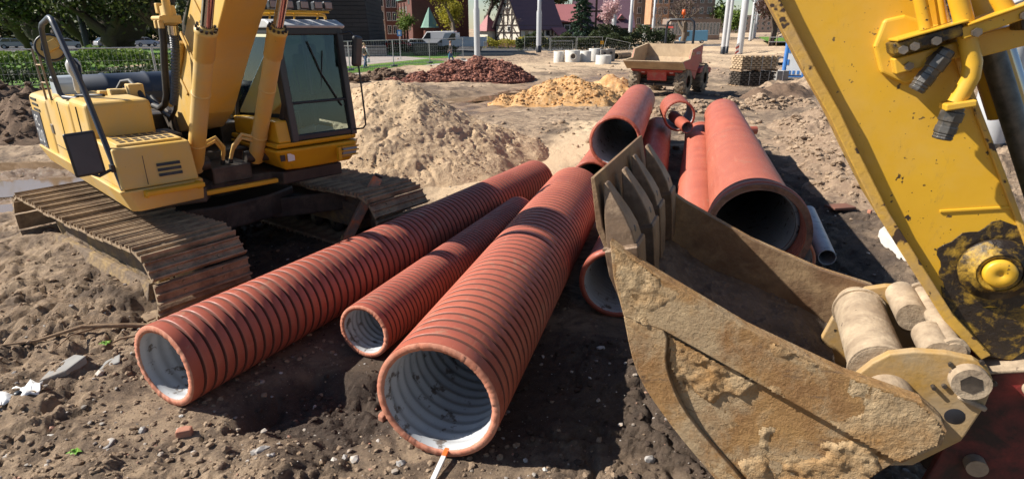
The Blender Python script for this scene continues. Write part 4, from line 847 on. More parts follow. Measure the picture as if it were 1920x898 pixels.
# stick ---------------------------------------------------------------
Lf = [(-.45, 3.70), (.007, 2.953), (.247, 2.585), (.381, 2.394), (.514, 2.174), (.681, 1.911), (1.065, 1.405), (1.268, 1.213)]
Rt = [(1.40, 1.20), (1.47, 1.30), (1.455, 1.565), (1.303, 1.85), (1.14, 2.148), (.965, 2.461), (.862, 2.648), (.732, 2.922), (.35, 3.80), (-.2, 4.0)]
slab(Lf + Rt, 3.36, 3.82, 'stick', M['yellow_spat'], EA, .01)
def strip(line, w_, d0, d1, name, mat, inward=True):
    P = [Vector((p[0], p[1])) for p in line]; Q = []
    for i, p in enumerate(P):
        t = (P[min(i + 1, len(P) - 1)] - P[max(i - 1, 0)]).normalized(); Q.append(p + Vector((-t.y, t.x)) * w_)
    slab([tuple(p) for p in P] + [tuple(q) for q in Q[::-1]], d0, d1, name, mat, EA, .006)
strip([(p[0] - .012, p[1] - .008) for p in Lf], .050, 3.30, 3.88, 'front_flange', M['flange'])
strip([(p[0] + .01, p[1] + .004) for p in Rt[1:-1]], .026, 3.335, 3.85, 'rear_flange', M['flange'])
# pin boss low on the stick
slab([(1.215 + (.235 + .015 * math.sin(5 * a) + .012 * math.sin(11 * a + 1)) * math.cos(a), 1.69 + (.225 + .015 * math.sin(5 * a) + .012 * math.sin(11 * a + 1)) * math.sin(a)) for a in [i * math.pi / 24 for i in range(48)]], 3.353, 3.36, 'bearing_plate', M['greasy'], EA, .002)
slab([(1.02, 1.56), (1.10, 1.50), (1.22, 1.47), (1.36, 1.50), (1.445, 1.48), (1.46, 1.30), (1.40, 1.21), (1.30, 1.205), (1.16, 1.33), (1.06, 1.44)], 3.354, 3.361, 'grease_smear', M['greasy'], EA, .002)
bz = (1.215, 1.69)
MB().lathe([(.155, 0), (.155, .03), (.12, .035), (.12, .05), (.098, .05), (.094, .065)], L3(bz[0], 3.345, bz[1]), (0, -1, 0), 40).build('bearing_ring', M['greasy'], EA)
MB().lathe([(.10, .02), (.10, .055), (.085, .062), (.07, .05), (.066, .05)], L3(bz[0], 3.345, bz[1]), (0, -1, 0), 40).build('grease_seal', M['greasy'], EA)
MB().lathe([(.068, .03), (.068, .080), (.060, .088), (.012, .090), (.008, .082), (0, .082)], L3(bz[0], 3.345, bz[1]), (0, -1, 0), 36).build('pin_cap', M['yellow_spat'], EA)
slab([(.93, 1.955), (1.22, 2.01), (1.225, 1.995), (.935, 1.94)], 3.352, 3.362, 'weld_seam', M['yellow_spat'], EA, .004)
# hose bracket, steel lines, couplings
Bd = 3.34
def bx(a0, z0, a1, z1, th, d0, d1, name, mat, bev=.006):
    p = Vector((a0, z0)); q = Vector((a1, z1)); t = (q - p).normalized(); n2 = Vector((-t.y, t.x)) * th
    return slab([tuple(p), tuple(q), tuple(q + n2), tuple(p + n2)], d0, d1, name, mat, EA, bev)
slab([(.52, 2.84), (.60, 2.86), (.78, 2.80), (.80, 2.62), (.66, 2.55), (.55, 2.60), (.50, 2.72)], 3.325, 3.365, 'doubler_plate', M['yellow_spat'], EA, .015, 3)
bx(.560, 2.690, .80, 2.772, .05, 3.14, 3.33, 'clamp_block', M['greasy']); bx(.555, 2.745, .80, 2.828, .010, 3.12, 3.34, 'clamp_plate', M['yellow_spat'], .003)
bx(.60, 2.600, .86, 2.69, .072, 3.24, 3.34, 'clamp_block', M['yellow_spat'])
bx(.80, 2.755, 1.06, 2.865, .052, 3.14, 3.30, 'clamp_block', M['yellow_spat']); bx(.80, 2.81, 1.06, 2.922, .009, 3.12, 3.32, 'clamp_plate', M['yellow_spat'], .003)
bx(.86, 2.66, 1.16, 2.76, .10, 3.30, 3.50, 'hose_bracket', M['yellow_spat']); bx(1.00, 2.79, 1.2, 2.87, .07, 3.16, 3.30, 'clamp_block', M['greasy'])
for (a, z, d) in ((.585, 2.712, 3.13), (.625, 2.727, 3.13), (.70, 2.750, 3.13), (.835, 2.785, 3.13), (.985, 2.85, 3.13), (.64, 2.64, 3.23), (.72, 2.67, 3.23), (1.04, 2.83, 3.15)):
    MB().cyl(L3(a, d - .018, z), L3(a, d + .02, z), .019, n=6).build('bolt', M['steel'], EA, .003)
def line(name, pts, r, mat, n=16): return MB().tube([L3(*p) for p in pts], r, n).build(name, mat, EA)
line('steel_line', [(.56, 3.22, 3.10), (.625, 3.22, 2.92), (.672, 3.22, 2.80)], .026, M['yellow_spat'])
line('steel_line', [(.66, 3.24, 3.10), (.70, 3.24, 2.92), (.735, 3.24, 2.82)], .018, M['yellow_spat'])
line('steel_line', [(.69, 3.20, 3.12), (.755, 3.20, 2.93), (.805, 3.20, 2.82), (.835, 3.20, 2.74), (.868, 3.20, 2.66), (.874, 3.20, 2.60), (.862, 3.20, 2.55), (.846, 3.20, 2.49)], .037, M['yellow_spat'], 20)
line('steel_line', [(.84, 3.22, 3.10), (.90, 3.22, 2.93), (.96, 3.22, 2.85)], .034, M['yellow_spat'])
slab([(.795, 2.485), (.905, 2.51), (.91, 2.482), (.80, 2.455)], 3.14, 3.26, 'coupling_flange', M['yellow_spat'], EA, .006)
def coupling(A, B, r):
    A = L3(*A); B = L3(*B); d = (B - A); L = d.length; d.normalize()
    prf = [(0, 0), (r * .8, 0), (r * .9, .01), (r * .9, L * .16), (r * 1.05, L * .17), (r * 1.05, L * .45), (r * .92, L * .46), (r * .92, L * .6), (r, L * .61), (r, L * .8), (r * .85, L * .82), (r * .95, L * .86), (r * .85, L * .90), (r * .95, L * .94), (r * .85, L), (0, L)]
    MB().lathe(prf, A, d, 8, smooth=False).build('hose_coupling', M['steel_dark'], EA, .003)
M['steel_dark'] = pm('black_coupling_steel', (.05, .05, .05), .4, .6, (.16, .15, .14), 12, dirt=(.2, .16, .12), damt=.35, dscale=9, bump=.2, bscale=40)
coupling((.768, 3.20, 2.715), (.682, 3.20, 2.535), .040); coupling((.846, 3.20, 2.475), (.826, 3.20, 2.325), .046)
# bucket cylinder behind, boom above, red coupler link
MB().cyl(L3(.90, 3.68, 3.0), L3(1.20, 3.68, 2.40), .085).build('bucket_cylinder', M['yellow_spat'], EA); MB().cyl(L3(1.02, 3.60, 2.74), L3(1.62, 3.60, 1.55), .052, n=24).build('cylinder_rod', M['steel_dark'], EA); MB().cyl(L3(1.10, 3.66, 2.74), L3(1.70, 3.66, 1.55), .035, n=20).build('cylinder_rod', M['chrome'], EA)
slab([(-.50, 3.72), (-.2, 4.05), (1.0, 4.62), (3.6, 5.0), (3.6, 4.4), (1.2, 4.1), (.1, 3.55)], 3.38, 3.80, 'boom', M['yellow_spat'], EA, .02)
red = [(1.275, 1.10), (1.34, 1.15), (1.52, 1.23), (1.95, 1.16), (2.0, .5), (1.80, .24), (1.30, .20), (1.17, .36), (1.24, .80)]
slab(red, 3.30, 3.36, 'coupler_plate', M['red_dirty'], EA, .012); slab(red, 3.70, 3.76, 'coupler_plate', M['red_dirty'], EA, .012)
bx(1.29, 1.145, 1.56, 1.232, .022, 3.27, 3.80, 'coupler_lip', M['dusty'], .008)
for (a, z) in ((1.50, 1.10), (1.36, .60)): MB().cyl(L3(a, 3.24, z), L3(a, 3.82, z), .05, n=24).build('coupler_pin', M['dusty'], EA)
M['bucket_soil'] = heapmat('grey_brown_soil', (.22, .175, .145), (.15, .12, .10), (.30, .245, .20), 40, 1.0)
# soil lying in the bucket
sa = np.linspace(-.46, .70, 110); sd_ = np.linspace(2.935, 4.255, 110); A2, D2 = np.meshgrid(sa, sd_)
Z2 = 1.22 - .36 * (A2 + .4) + .08 * fbm(A2, D2, 2.5, 4, 700) + .05 * np.maximum(0, fbm(A2, D2, 11, 4, 720, .7)) + .12 * ss(-.1, -.45, A2)
Xw = A2 * c22 + D2 * s22; Yw = -A2 * s22 + D2 * c22
tag(npmesh('soil', np.stack([Xw, Yw, Z2], -1).reshape(-1, 3), grid_faces(110, 110), M['bucket_soil'], smooth=True), 'dark crumbly soil lying inside the muddy bucket', 'soil', kind='stuff')
# ------------------------------------------------------------------ dumper
M['red'] = pm('faded_red_paint', (.46, .055, .045), .5, 0, (.36, .06, .05), 3, dirt=(.38, .24, .16), damt=.38, dscale=2.5, bump=.1, bscale=10)
M['skip_in'] = pm('sandy_worn_skip', (.42, .31, .20), .8, 0, (.30, .21, .135), 2.5, dirt=(.48, .36, .23), damt=.5, dscale=2, bump=.3, bscale=12)
M['tyre'] = pm('muddy_tyre', (.06, .05, .042), .85, 0, (.16, .12, .09), 5, dirt=(.36, .28, .19), damt=.50, dscale=4, bump=.3, bscale=30)
M['concrete'] = pm('pale_concrete', (.62, .60, .56), .85, 0, (.52, .50, .46), 4, dirt=(.40, .34, .27), damt=.3, bump=.2, bscale=40)
M['grey_c'] = pm('grey_concrete', (.27, .265, .255), .9, 0, (.2, .195, .19), 4, dirt=(.38, .30, .22), damt=.4, bump=.3, bscale=30)
M['wood'] = pm('weathered_wood', (.34, .24, .15), .85, 0, (.24, .16, .10), 6, bump=.3, bscale=30, stretch=(6, 6, .6))
M['lens'] = pm('orange_beacon', (.75, .14, .03), .25, 0, (.6, .1, .02), 5)
DU = thing('site_dumper', 'muddy red site dumper with sandy skip and black roll bar', 'dumper', (7.0, 26.75, gz(7.0, 26.75)), math.atan2(-.835, -.55))
sp = [(2.25, 1.44), (1.45, 1.50), (1.25, 1.86), (-.30, 2.06), (-.25, 1.5), (.25, .98), (1.85, 1.14)]
for s in (-1, 1):
    MB().prism(sp, 'y', s * 1.24 - .02, s * 1.24 + .02).build('skip_side', M['red'], DU, .01)
    MB().prism([(2.24, 1.455), (1.44, 1.515), (1.24, 1.875), (-.30, 2.075), (-.30, 2.045), (1.22, 1.845), (1.42, 1.485), (2.24, 1.425)], 'y', s * 1.24 - .05, s * 1.24 + .05).build('skip_rim', M['skip_in'], DU, .006)
    MB().prism([(2.2, 1.42), (1.46, 1.48), (1.24, 1.84), (-.27, 2.03), (-.22, 1.5), (.27, 1.02), (1.85, 1.17)], 'y', s * 1.215 - .003, s * 1.215 + .003).build('skip_liner', M['skip_in'], DU)
for s in (-1, 1): MB().prism([(1.15, 1.05), (-.05, 1.35), (.35, .62)], 'y', s * 1.21 - .02, s * 1.21 + .015).build('skip_gusset', M['red'], DU, .01)
sf = MB(); pts = [(2.30, 1.42), (1.86, 1.13), (.25, .97), (-.25, 1.5), (-.32, 2.05)]
for (a, b_) in zip(pts[:-1], pts[1:]):
    t = Vector((b_[0] - a[0], b_[1] - a[1])).normalized(); n2 = Vector((t.y, -t.x)) * .03
    sf.prism([a, b_, (b_[0] + n2.x, b_[1] + n2.y), (a[0] + n2.x, a[1] + n2.y)], 'y', -1.22, 1.22)
sf.build('skip_floor', M['skip_in'], DU)
MB().prism([(2.34, 1.43), (2.30, 1.37), (1.86, 1.08), (1.83, 1.12), (2.26, 1.44)], 'y', -1.27, 1.27).build('skip_lip', M['skip_in'], DU, .01)
MB().prism([(1.90, 1.06), (1.78, 1.10), (1.15, .92), (1.3, .80)], 'y', -1.1, 1.1).build('skip_underside', M['red'], DU, .02)
fp = MB(); fp.prism([(1.66, .62), (1.70, 1.06), (1.60, 1.08), (1.52, .62)], 'y', -.42, .42); fp.build('front_panel', M['red'], DU, .02)
for s in (-1, 1): MB().box((1.62, s * .62, .98), (.08, .16, .10)).build('headlight', M['white'], DU, .02)
ch = MB(); ch.bb(-1.9, 1.4, -.34, .34, .55, .82); ch.bb(1.1, 1.35, -.9, .9, .48, .68); ch.bb(-1.35, -1.1, -.9, .9, .48, .68); ch.box((1.45, 0, .45), (.3, 1.5, .1)); ch.build('chassis', M['oily'], DU, .03)
MB().box((1.62, -.1, .38), (.05, .03, .3), (0, .3, 0)).build('tow_hook', M['steel'], DU)
hd = MB(); hd.prism([(-.55, .9), (-.55, 1.35), (-1.2, 1.55), (-2.15, 1.45), (-2.25, .85)], 'y', -.75, .75); hd.build('engine_cover', M['red'], DU, .06, 3)
MB().prism([(-.35, .85), (-.60, .85), (-2.1, .78), (-2.1, 1.0), (-1.2, 1.16), (-.5, 1.05)], 'y', .76, 1.20).build('mudguard', M['red'], DU, .03); MB().prism([(-.35, .85), (-.60, .85), (-2.1, .78), (-2.1, 1.0), (-1.2, 1.16), (-.5, 1.05)], 'y', -1.20, -.76).build('mudguard', M['red'], DU, .03)
MB().box((-1.5, .77, 1.28), (.5, .012, .28)).build('engine_grille', M['black'], DU)
ro = [(-.85, -.62, 1.2), (-.85, -.62, 2.7), (-.85, -.58, 2.95), (-.85, -.45, 3.05), (-.85, .45, 3.05), (-.85, .58, 2.95), (-.85, .62, 2.7), (-.85, .62, 1.2)]
MB().tube(ro, .055, 12).build('roll_bar', M['black'], DU)
MB().lathe([(0, 0), (.03, 0), (.03, .16), (.09, .17), (.09, .30), (.06, .38), (0, .39)], (-.85, .1, 3.08), (0, 0, 1), 16).build('beacon', M['lens'], DU)
se = MB(); se.box((-.75, 0, 1.62), (.4, .5, .12)); se.box((-.95, 0, 1.9), (.1, .48, .5)); se.cyl((-.30, 0, 1.3), (-.45, 0, 1.85), .03); se.build('seat', M['black'], DU, .03)
for (x, y) in ((1.2, 1.0), (1.2, -1.0), (-1.22, 1.0), (-1.22, -1.0)):
    wb = MB(); wb.lathe([(.25, -.22), (.44, -.235), (.56, -.20), (.60, -.14), (.60, .14), (.56, .20), (.44, .235), (.25, .22)], (0, 0, 0), (0, 1, 0), 36)
    wheel = wb.build('wheel', M['tyre'], DU, loc=(x, y, .60))
    for i in range(18):
        a = i * math.pi / 9
        for s in (-1, 1):
            MB().box((0, s * .105, .615), (.075, .235, .05), (0, 0, s * .55)).build('tread_lug', M['tyre'], wheel, rot=(0, a + (s > 0) * math.pi / 18, 0))
    MB().lathe([(0, -.10), (.12, -.12), (.16, -.05), (.27, -.10), (.27, .10), (.16, .05), (.12, .12), (0, .10)], (0, 0, 0), (0, 1, 0), 24).build('rim', M['red'], wheel)
gold = pm('gold_lettering', (.62, .42, .16), .5)
text_mesh('9001', .20, gold, DU, (.95, 1.264, 1.62), (R(90), 0, R(180))); text_mesh('NEUSON', .15, M['white'], DU, (.30, 1.264, 1.66), (R(90), 0, R(180)))
# ------------------------------------------------------------------ concrete shaft rings
def ring(label, x, y, r, h, hole=None, name='concrete_ring', mat='concrete', rz=0):
    t = thing(name, label, 'concrete ring', (x, y, gz(x, y) - .02), rz, 'concrete shaft rings by the fence')
    MB().lathe([(r, 0), (r, h - .02), (r - .02, h), (r - .11, h), (r - .12, h - .06), (r - .12, 0)], (0, 0, 0), (0, 0, 1), 40).build('ring_wall', M[mat], t)
    if hole:
        MB().lathe([(hole * 1.55, -.04), (hole * 1.55, .03), (hole, .035), (hole, -.10)], (0, -r, h * .5), (0, -1, 0), 28).build('inlet_collar', M['concrete'], t)
        MB().lathe([(hole, .0), (0, .0)], (0, -r - .012, h * .5), (0, -1, 0), 28).build('inlet_opening', M['oily'], t)
    return t
ring('pale concrete ring standing left of the ring with the pipe hole', 4.15, 53.9, .46, .95); ring('pale concrete ring with a round pipe hole in its wall', 5.32, 53.6, .66, .98, .20)
ring('pale concrete ring standing right of the ring with the pipe hole', 6.55, 54.3, .5, .95); ring('tall concrete ring beside the two grey concrete boxes', 7.55, 55.6, .55, 1.15)
ring('low broad concrete ring lying in front of the others', 7.55, 50.2, .64, .72); 
for (x, y, h, lb) in ((8.3, 55.2, 1.05, 'grey concrete gully box next to the tall ring'), (8.95, 55.6, 1.15, 'grey concrete gully box at the end of the ring row')):
    t = thing('gully_box', lb, 'concrete box', (x, y, gz(x, y)), .1); MB().bb(-.36, .36, -.36, .36, 0, h).build('box_wall', M['grey_c'], t, .03); MB().lathe([(0, .01), (.11, .01), (.12, -.02)], (0, -.362, h * .7), (0, -1, 0), 20).build('inlet_opening', M['black'], t)
# ------------------------------------------------------------------ masts
M['mast'] = pm('white_mast_paint', (.50, .51, .53), .4, 0, (.43, .44, .46), 1.5)
def mast(label, x, y, r, h=11, black=True, mat='mast', taper=.75, step=4.6, grp='white masts along the street', cat='mast', name='mast'):
    z = gz(x, y) - .1; t = thing(name, label, cat, (x, y, z), 0, grp)
    MB().lathe([(r, 0), (r, step), (r * taper, step + .25), (r * taper * .85, h), (0, h)], (0, 0, 0), (0, 0, 1), 24).build('shaft', M[mat], t)
    if black: MB().lathe([(r + .012, 0), (r + .012, .9), (r, .91)], (0, 0, 0), (0, 0, 1), 24).build('base_sleeve', M['black'], t)
    else: MB().lathe([(r + .02, 0), (r + .02, .25), (r, .26)], (0, 0, 0), (0, 0, 1), 24).build('base_sleeve', M['oily'], t)
mast('white mast behind the red brick rubble heap', -3.5, 61.5, .30, black=False); mast('white mast with black base left of the concrete rings', 3.17, 72.6, .30)
mast('white mast with black base between the roofed house and the dumper', 15.2, 92.5, .34); mast('thinner white mast just left of the dumper skip', 17.9, 93.5, .30); mast('thin white mast in front of the red awning kiosk', 30.1, 132, .30)
mast('thickest white mast behind the stack of paving grids', 25.3, 68.0, .36, black=False, step=9); mast('white mast with green base wrap left of the thickest one', 24.0, 69.6, .24, step=9); mast('slim white mast just beside the thickest one', 24.75, 70.5, .18, step=9)
for (x, y, lb) in ((56.5, 146, 'far white mast first along the dug-up street'), (64, 164, 'far white mast second along the dug-up street'), (74, 188, 'far white mast third along the dug-up street')): mast(lb, x, y, .35, 14, False, step=10)
mast('wooden pole standing left of the white masts', 33.5, 97, .20, 10, False, 'wood', .9, 3, None, 'pole', 'wooden_pole')
mast('stout pale grey mast close behind the yellow stick', 10.75, 13.2, .36, 11, False, 'mast', .95, 8, None)
mast('dark lamp post in the park behind the excavator', -40.2, 58, .28, 14, False, 'black', .6, 5, None, 'lamp post', 'lamp_post')
# ------------------------------------------------------------------ site fences
M['galv'] = pm('galvanised_tube', (.50, .51, .52), .45, .5, (.40, .41, .42), 5)
def fence_panel(a, b_, h=1.95, wires=18, lab='', grp='site fence panels', tilt=0):
    a = Vector(a); b_ = Vector(b_); d = b_ - a; L = d.length
    t = thing('fence_panel', lab, 'fence', (a.x, a.y, min(gz(a.x, a.y), gz(b_.x, b_.y)) + .02), math.atan2(d.y, d.x), grp); t.rotation_euler.y = tilt
    for (p, q) in (((0, 0, .12), (L, 0, .12)), ((0, 0, h), (L, 0, h))): MB().cyl(p, q, .024, n=8).build('rail', M['galv'], t)
    for x in (0.03, L - .03): MB().cyl((x, 0, .0), (x, 0, h), .024, n=8).build('post', M['galv'], t); MB().bb(x - .3, x + .3, -.12, .12, -.02, .12).build('foot_block', M['grey_c'], t, .02)
    w_ = MB()
    for i in range(1, wires): w_.cyl((L * i / wires, 0, .12), (L * i / wires, 0, h), .004, n=4)
    for z in (.5, .95, 1.4): w_.cyl((0, 0, z), (L, 0, z), .006, n=4)
    o = w_.build('mesh_wires', M['galv'], t); o['kind'] = 'stuff'
    return t
P = [(-13.6, 37.6), (-11.4, 42.6), (-9.2, 47.2), (-7.0, 51.8), (-4.6, 57.5)]
for i, lab in enumerate(('mesh fence panel nearest the cab mirror', 'mesh fence panel right behind the walker with fair hair', 'mesh fence panel between the two walkers', 'mesh fence panel ending at the mast behind the rubble')): fence_panel(P[i], P[i + 1], lab=lab)
for i, lab in enumerate(('mesh fence panel before the dark hedge left of the second mast', 'mesh fence panel behind the second mast base', 'mesh fence panel with a yellow sign behind the concrete rings')): fence_panel((1.6 + i * 3.4, 79.5), (4.9 + i * 3.4, 79.3), 1.75, 14, lab)
fence_panel((11.8, 79.2), (15.0, 79.0), 1.7, 14, 'tilted mesh fence panel leaning down past the rings', tilt=.2)
fence_panel((4.4, 70), (7.0, 70.3), 1.35, 12, 'short barrier panel standing just behind the rings', grp=None)
Q = [(-26.5, 22.6), (-23.2, 24.4), (-20.0, 26.3), (-16.9, 28.7), (-14.2, 31.4)]
for i, lab in enumerate(('park-side fence panel at the far end behind the spoil heap', 'park-side fence panel behind the round yellow mirror', 'park-side fence panel behind the grey filter box', 'park-side fence panel behind the black hood and boom')): fence_panel(Q[i], Q[i + 1], 1.95, 22, lab, 'park-side fence panels')
sg = thing('warning_sign', 'small yellow warning sign hung on the far fence', 'sign', (11.6, 79.0, 1.1)); MB().box((0, 0, 0), (.42, .02, .42)).build('sign_board', M['yellow_bright'], sg); MB().box((0, -.013, .02), (.22, .006, .06)).build('sign_mark', M['black'], sg)
# low arched wire fence by the hedge, and low rail along the lawn
def low_fence(a, b_, lab, arch=True, st=.32, h=.42, mat='black'):
    a = Vector((*a, 0)); b_ = Vector((*b_, 0)); d = b_ - a; n = int(d.length / st)
    t = thing('low_fence', lab, 'fence', (a.x, a.y, 0), math.atan2(d.y, d.x))
    for i in range(n):
        x = i * st; m = MB()
        if arch: m.tube([(x, 0, 0), (x, 0, h * .7), (x + st * .25, 0, h * .95), (x + st * .5, 0, h), (x + st * .75, 0, h * .95), (x + st, 0, h * .7), (x + st, 0, 0)], .009, 5)
        else: m.cyl((x, 0, 0), (x, 0, h), .010, n=5)
        m.build('hoop' if arch else 'bar', M[mat], t)
    if not arch: MB().cyl((0, 0, h * .85), (d.length, 0, h * .85), .010, n=5).build('rail', M[mat], t)
low_fence((-27, 25.5), (-16, 33), 'low fence of wire hoops along the park hedge'); low_fence((-12.2, 36.4), (-5.6, 53.3), 'low black bar fence along the front of the lawn', False, .22, .38)
# ------------------------------------------------------------------ toilet cabin, pallets, blocks
M['blue'] = pm('blue_plastic', (.06, .24, .62), .4, 0, (.05, .19, .52), 3)
M['white_dirty'] = pm('sand_splashed_white', (.74, .76, .78), .5, 0, (.66, .68, .70), 2, dirt=(.50, .36, .22), damt=.27, dscale=1.4)
TO = thing('portable_toilet', 'blue portable toilet cabin with white door half behind the stick', 'toilet cabin', (16.3, 35.1, gz(16.3, 35.1)), R(-20))
MB().bb(-.55, .55, -.55, .55, .06, 2.15).build('cabin_wall', M['blue'], TO, .03)
MB().prism([(-.60, 2.13), (.60, 2.13), (.55, 2.22), (.2, 2.34), (-.2, 2.34), (-.55, 2.22)], 'y', -.6, .6).build('roof', M['white_dirty'], TO, .02)
dr = MB().bb(-.40, .44, -.585, -.552, .2, 2.05).build('door', M['white_dirty'], TO, .015)
for (x, z, w_, h) in ((-.36, 1.55, .10, .3), (-.36, .9, .10, .3), (0, .35, .12, .2), (.24, .35, .12, .2), (-.22, .35, .12, .2)): MB().box((x, -.592, z), (w_, .02, h)).build('door_rib', M['blue'], dr, .005)
MB().bb(.36, .40, -.61, -.59, 1.0, 1.2).build('handle', M['black'], dr)
for x in (-.5, .5): MB().bb(x - .06, x + .06, -.6, -.55, .1, 2.15).build('corner_post', M['blue'], TO, .02)
MB().bb(-.62, .62, -.62, .62, 0, .08).build('base', M['grey_c'], TO)
def grid_stack(lab, x, y, z, rz, nx, ny, nl, mat):
    t = thing('paving_grid_stack', lab, 'pallet stack', (x, y, z), rz, 'pallets of paving grids')
    p = MB()
    for yy in (-.5, -.17, .17, .5): p.bb(-1.05, 1.05, yy - .05, yy + .05, .10, .13)
    p.build('pallet_deck', M['wood'], t); 
    for xx in (-.95, 0, .95): MB().bb(xx - .06, xx + .06, -.55, .55, 0, .10).build('pallet_bearer', M['wood'], t)
    for l_ in range(nl):
        g = MB(); zz = .14 + l_ * .105
        for i in range(nx):
            for j in range(ny):
                if (i + j + l_) % 2 == 0: g.box((-1.0 + 2.0 * (i + .5) / nx, -.52 + 1.04 * (j + .5) / ny, zz + .05), (2.0 / nx * 1.05, 1.04 / ny * 1.05, .092), (0, 0, .0))
        g.bb(-.98, .98, -.5, .5, zz + .02, zz + .06); o = g.build('paving_grid', mat, t); o['kind'] = 'stuff'
    for xx in (-.5, .1, .6): MB().bb(xx - .012, xx + .012, -.545, -.535, .1, .14 + nl * .105).build('strap', M['galv'], t)
zz = gz(12.6, 31.2)
grid_stack('lower pallet of dark paving grids behind the dumper', 12.35, 31.0, zz, R(12), 14, 7, 6, M['oily']); grid_stack('upper pallet of sandy paving grids stacked behind the dumper', 12.40, 31.05, zz + .79, R(10), 14, 7, 6, M['skip_in'])
for (x, y, lb, w_, h) in ((15.2, 34.2, 'dark concrete block left of the toilet cabin', .7, .55), (14.4, 34.8, 'strapped grey block beside the paving grids', .8, .6)):
    b = thing('concrete_block', lb, 'block', (x, y, gz(x, y)), .1); MB().bb(-w_ / 2, w_ / 2, -.3, .3, 0, h).build('block_body', M['grey_c'], b, .02); MB().bb(-.02, .02, -.31, .31, 0, h + .01).build('strap', M['white'], b)
for i, (x, y) in enumerate(((18.3, 44.5), (19.4, 45.0), (20.2, 45.5), (9.9, 58), (10.3, 58.6))):
    pipe('drain_pipe', ('short dark drain pipe lying left of the toilet cabin', 'brown drain pipe lying beside the concrete rings')[i > 2], (x, y, gz(x, y) + .28), 8 + i * 7, 0, .30, 2.2, None, .01, 'black', ('rubber', 'wood')[i > 2], .03, 24, seed=40 + i, wave=0, group=('dark drain pipes near the toilet cabin', 'brown drain pipes near the rings')[i > 2])
wf = thing('wooden_fence', 'pale wooden rail fence at the right end of the dug-up street', 'fence', (38.5, 92, gz(38.5, 92)), .1)
for x in (0, 1.2, 3.2, 5.2): MB().bb(x - .06, x + .06, -.05, .05, -.2, 1.9 if x == 1.2 else 1.35).build('post', M['wood'], wf)
for z in (.5, 1.15): MB().bb(0, 5.4, -.08, -.05, z, z + .12).build('rail', M['white'], wf)
tr = thing('traffic_barrier', 'red and white striped barrier board by the thickest mast', 'barrier', (24.5, 66.5, gz(24.5, 66.5)), .2)
for i in range(4): MB().prism([(-.2, .1 + i * .25), (.2, .3 + i * .25), (.2, .55 + i * .25), (-.2, .35 + i * .25)], 'y', 0, .03).build('stripe', M['red'] if i % 2 == 0 else M['white'], tr)
# ------------------------------------------------------------------ small near things
st = thing('painted_stake', 'white stake with orange tip stuck in the soil by the thickest pipe', 'stake', (-.535, 3.02, 0)); stb = Vector((0, 0, .0)); ste = Vector((.085, .30, .05))
def stick(name, A, B, w_, th, mat, parent, bev=.004):
    A = Vector(A); B = Vector(B); d = B - A; return MB().box((A + B) / 2, (w_, th, d.length), d.to_track_quat('Z', 'Y').to_matrix()).build(name, mat, parent, bev)
stick('shaft', stb, stb.lerp(ste, .78), .035, .018, M['white'], st); stick('painted_tip', stb.lerp(ste, .78), ste, .036, .019, pm('orange_paint', (.80, .16, .03), .5), st)
rp = thing('rusty_post', 'leaning rusty post with flaking orange paint between track and pipe', 'post', (-2.30, 7.35, 0)); M['rustpost'] = pm('flaking_orange_on_rust', (.34, .26, .21), .75, 0, (.22, .165, .13), 8, dirt=(.78, .22, .08), damt=.46, dscale=7, bump=.4, bscale=25)
stick('post_shaft', (-.05, -.02, -.1), (.52, .2, .95), .12, .12, M['rustpost'], rp, .015); stick('post_cap', (.52, .2, .95), (.535, .206, .98), .10, .10, M['oily'], rp, .01); stick('mud_cuff', (.03, .01, .12), (.06, .02, .18), .092, .092, M['mud'], rp, .01)
sl = thing('concrete_slab', 'pale broken concrete slab half buried beside the yellow stick', 'slab', (5.55, 7.3, gz(5.55, 7.3))); MB().prism([(-.55, -.75), (.9, -1.1), (1.2, .6), (.1, .95), (-.35, .5)], 'z', -.1, .13).build('slab_body', M['concrete'], sl, .03); MB().prism([(.15, -.2), (.5, -.3), (.6, .1), (.3, .2)], 'z', .12, .17).build('mortar_lump', M['grey_c'], sl, .03)
M['brickm2'] = pm('brown_tile', (.20, .085, .055), .8, 0, (.14, .065, .045), 6, bump=.3)
bk_ = thing('roof_tile', 'flat rust-brown tile lying right of the flanged pipe', 'tile', (5.35, 9.1, gz(5.35, 9.1) + .04), .2); MB().bb(-.2, .2, -.12, .12, 0, .04).build('tile_body', M['brickm2'], bk_, .008)
M['brickm'] = pm('old_brick', (.42, .16, .10), .9, 0, (.36, .20, .14), 8, dirt=(.40, .30, .22), damt=.4, bump=.4, bscale=30)
for (x, y, r, lb) in ((-2.42, 3.55, .3, 'broken red brick piece near the mouth of the long pipe'), (-1.02, 3.86, 1.1, 'rounded reddish stone in the dark hollow'), (5.72, 8.9, .7, 'small orange brick bit beside the flat tile'), (1.35, 4.6, .4, 'reddish stone in the shade left of the bucket')):
    s = .05 if 'piece' in lb else .042
    b = thing('brick_fragment', lb, 'brick', (x, y, gz(x, y) + .01), r); MB().prism([(-s, -s * .7), (s * 1.1, -s * .6), (s * 1.2, s * .5), (s * .2, s * .9), (-s * .9, s * .6)], 'z', -.02, s * .9).build('brick_body', M['brickm'], b, .012)
M['stone'] = pm('grey_stone', (.36, .34, .32), .85, 0, (.24, .23, .23), 9, dirt=(.42, .33, .24), damt=.4, bump=.4, bscale=30)
rg = random.Random(11); smesh = []
for i in range(4):
    V, F = lumps(1, 60 + i, lambda r_, n: (np.array([0.]), np.array([0.])), (.05, .0501), None, .65); o = npmesh('stone', V, F, M['stone'] if i % 2 else M['pebble'], smooth=False); 
    o.data.transform(Matrix.Translation((0, 0, -.012 - gz(0, 0)))); smesh.append(o.data); bpy.data.objects.remove(o)
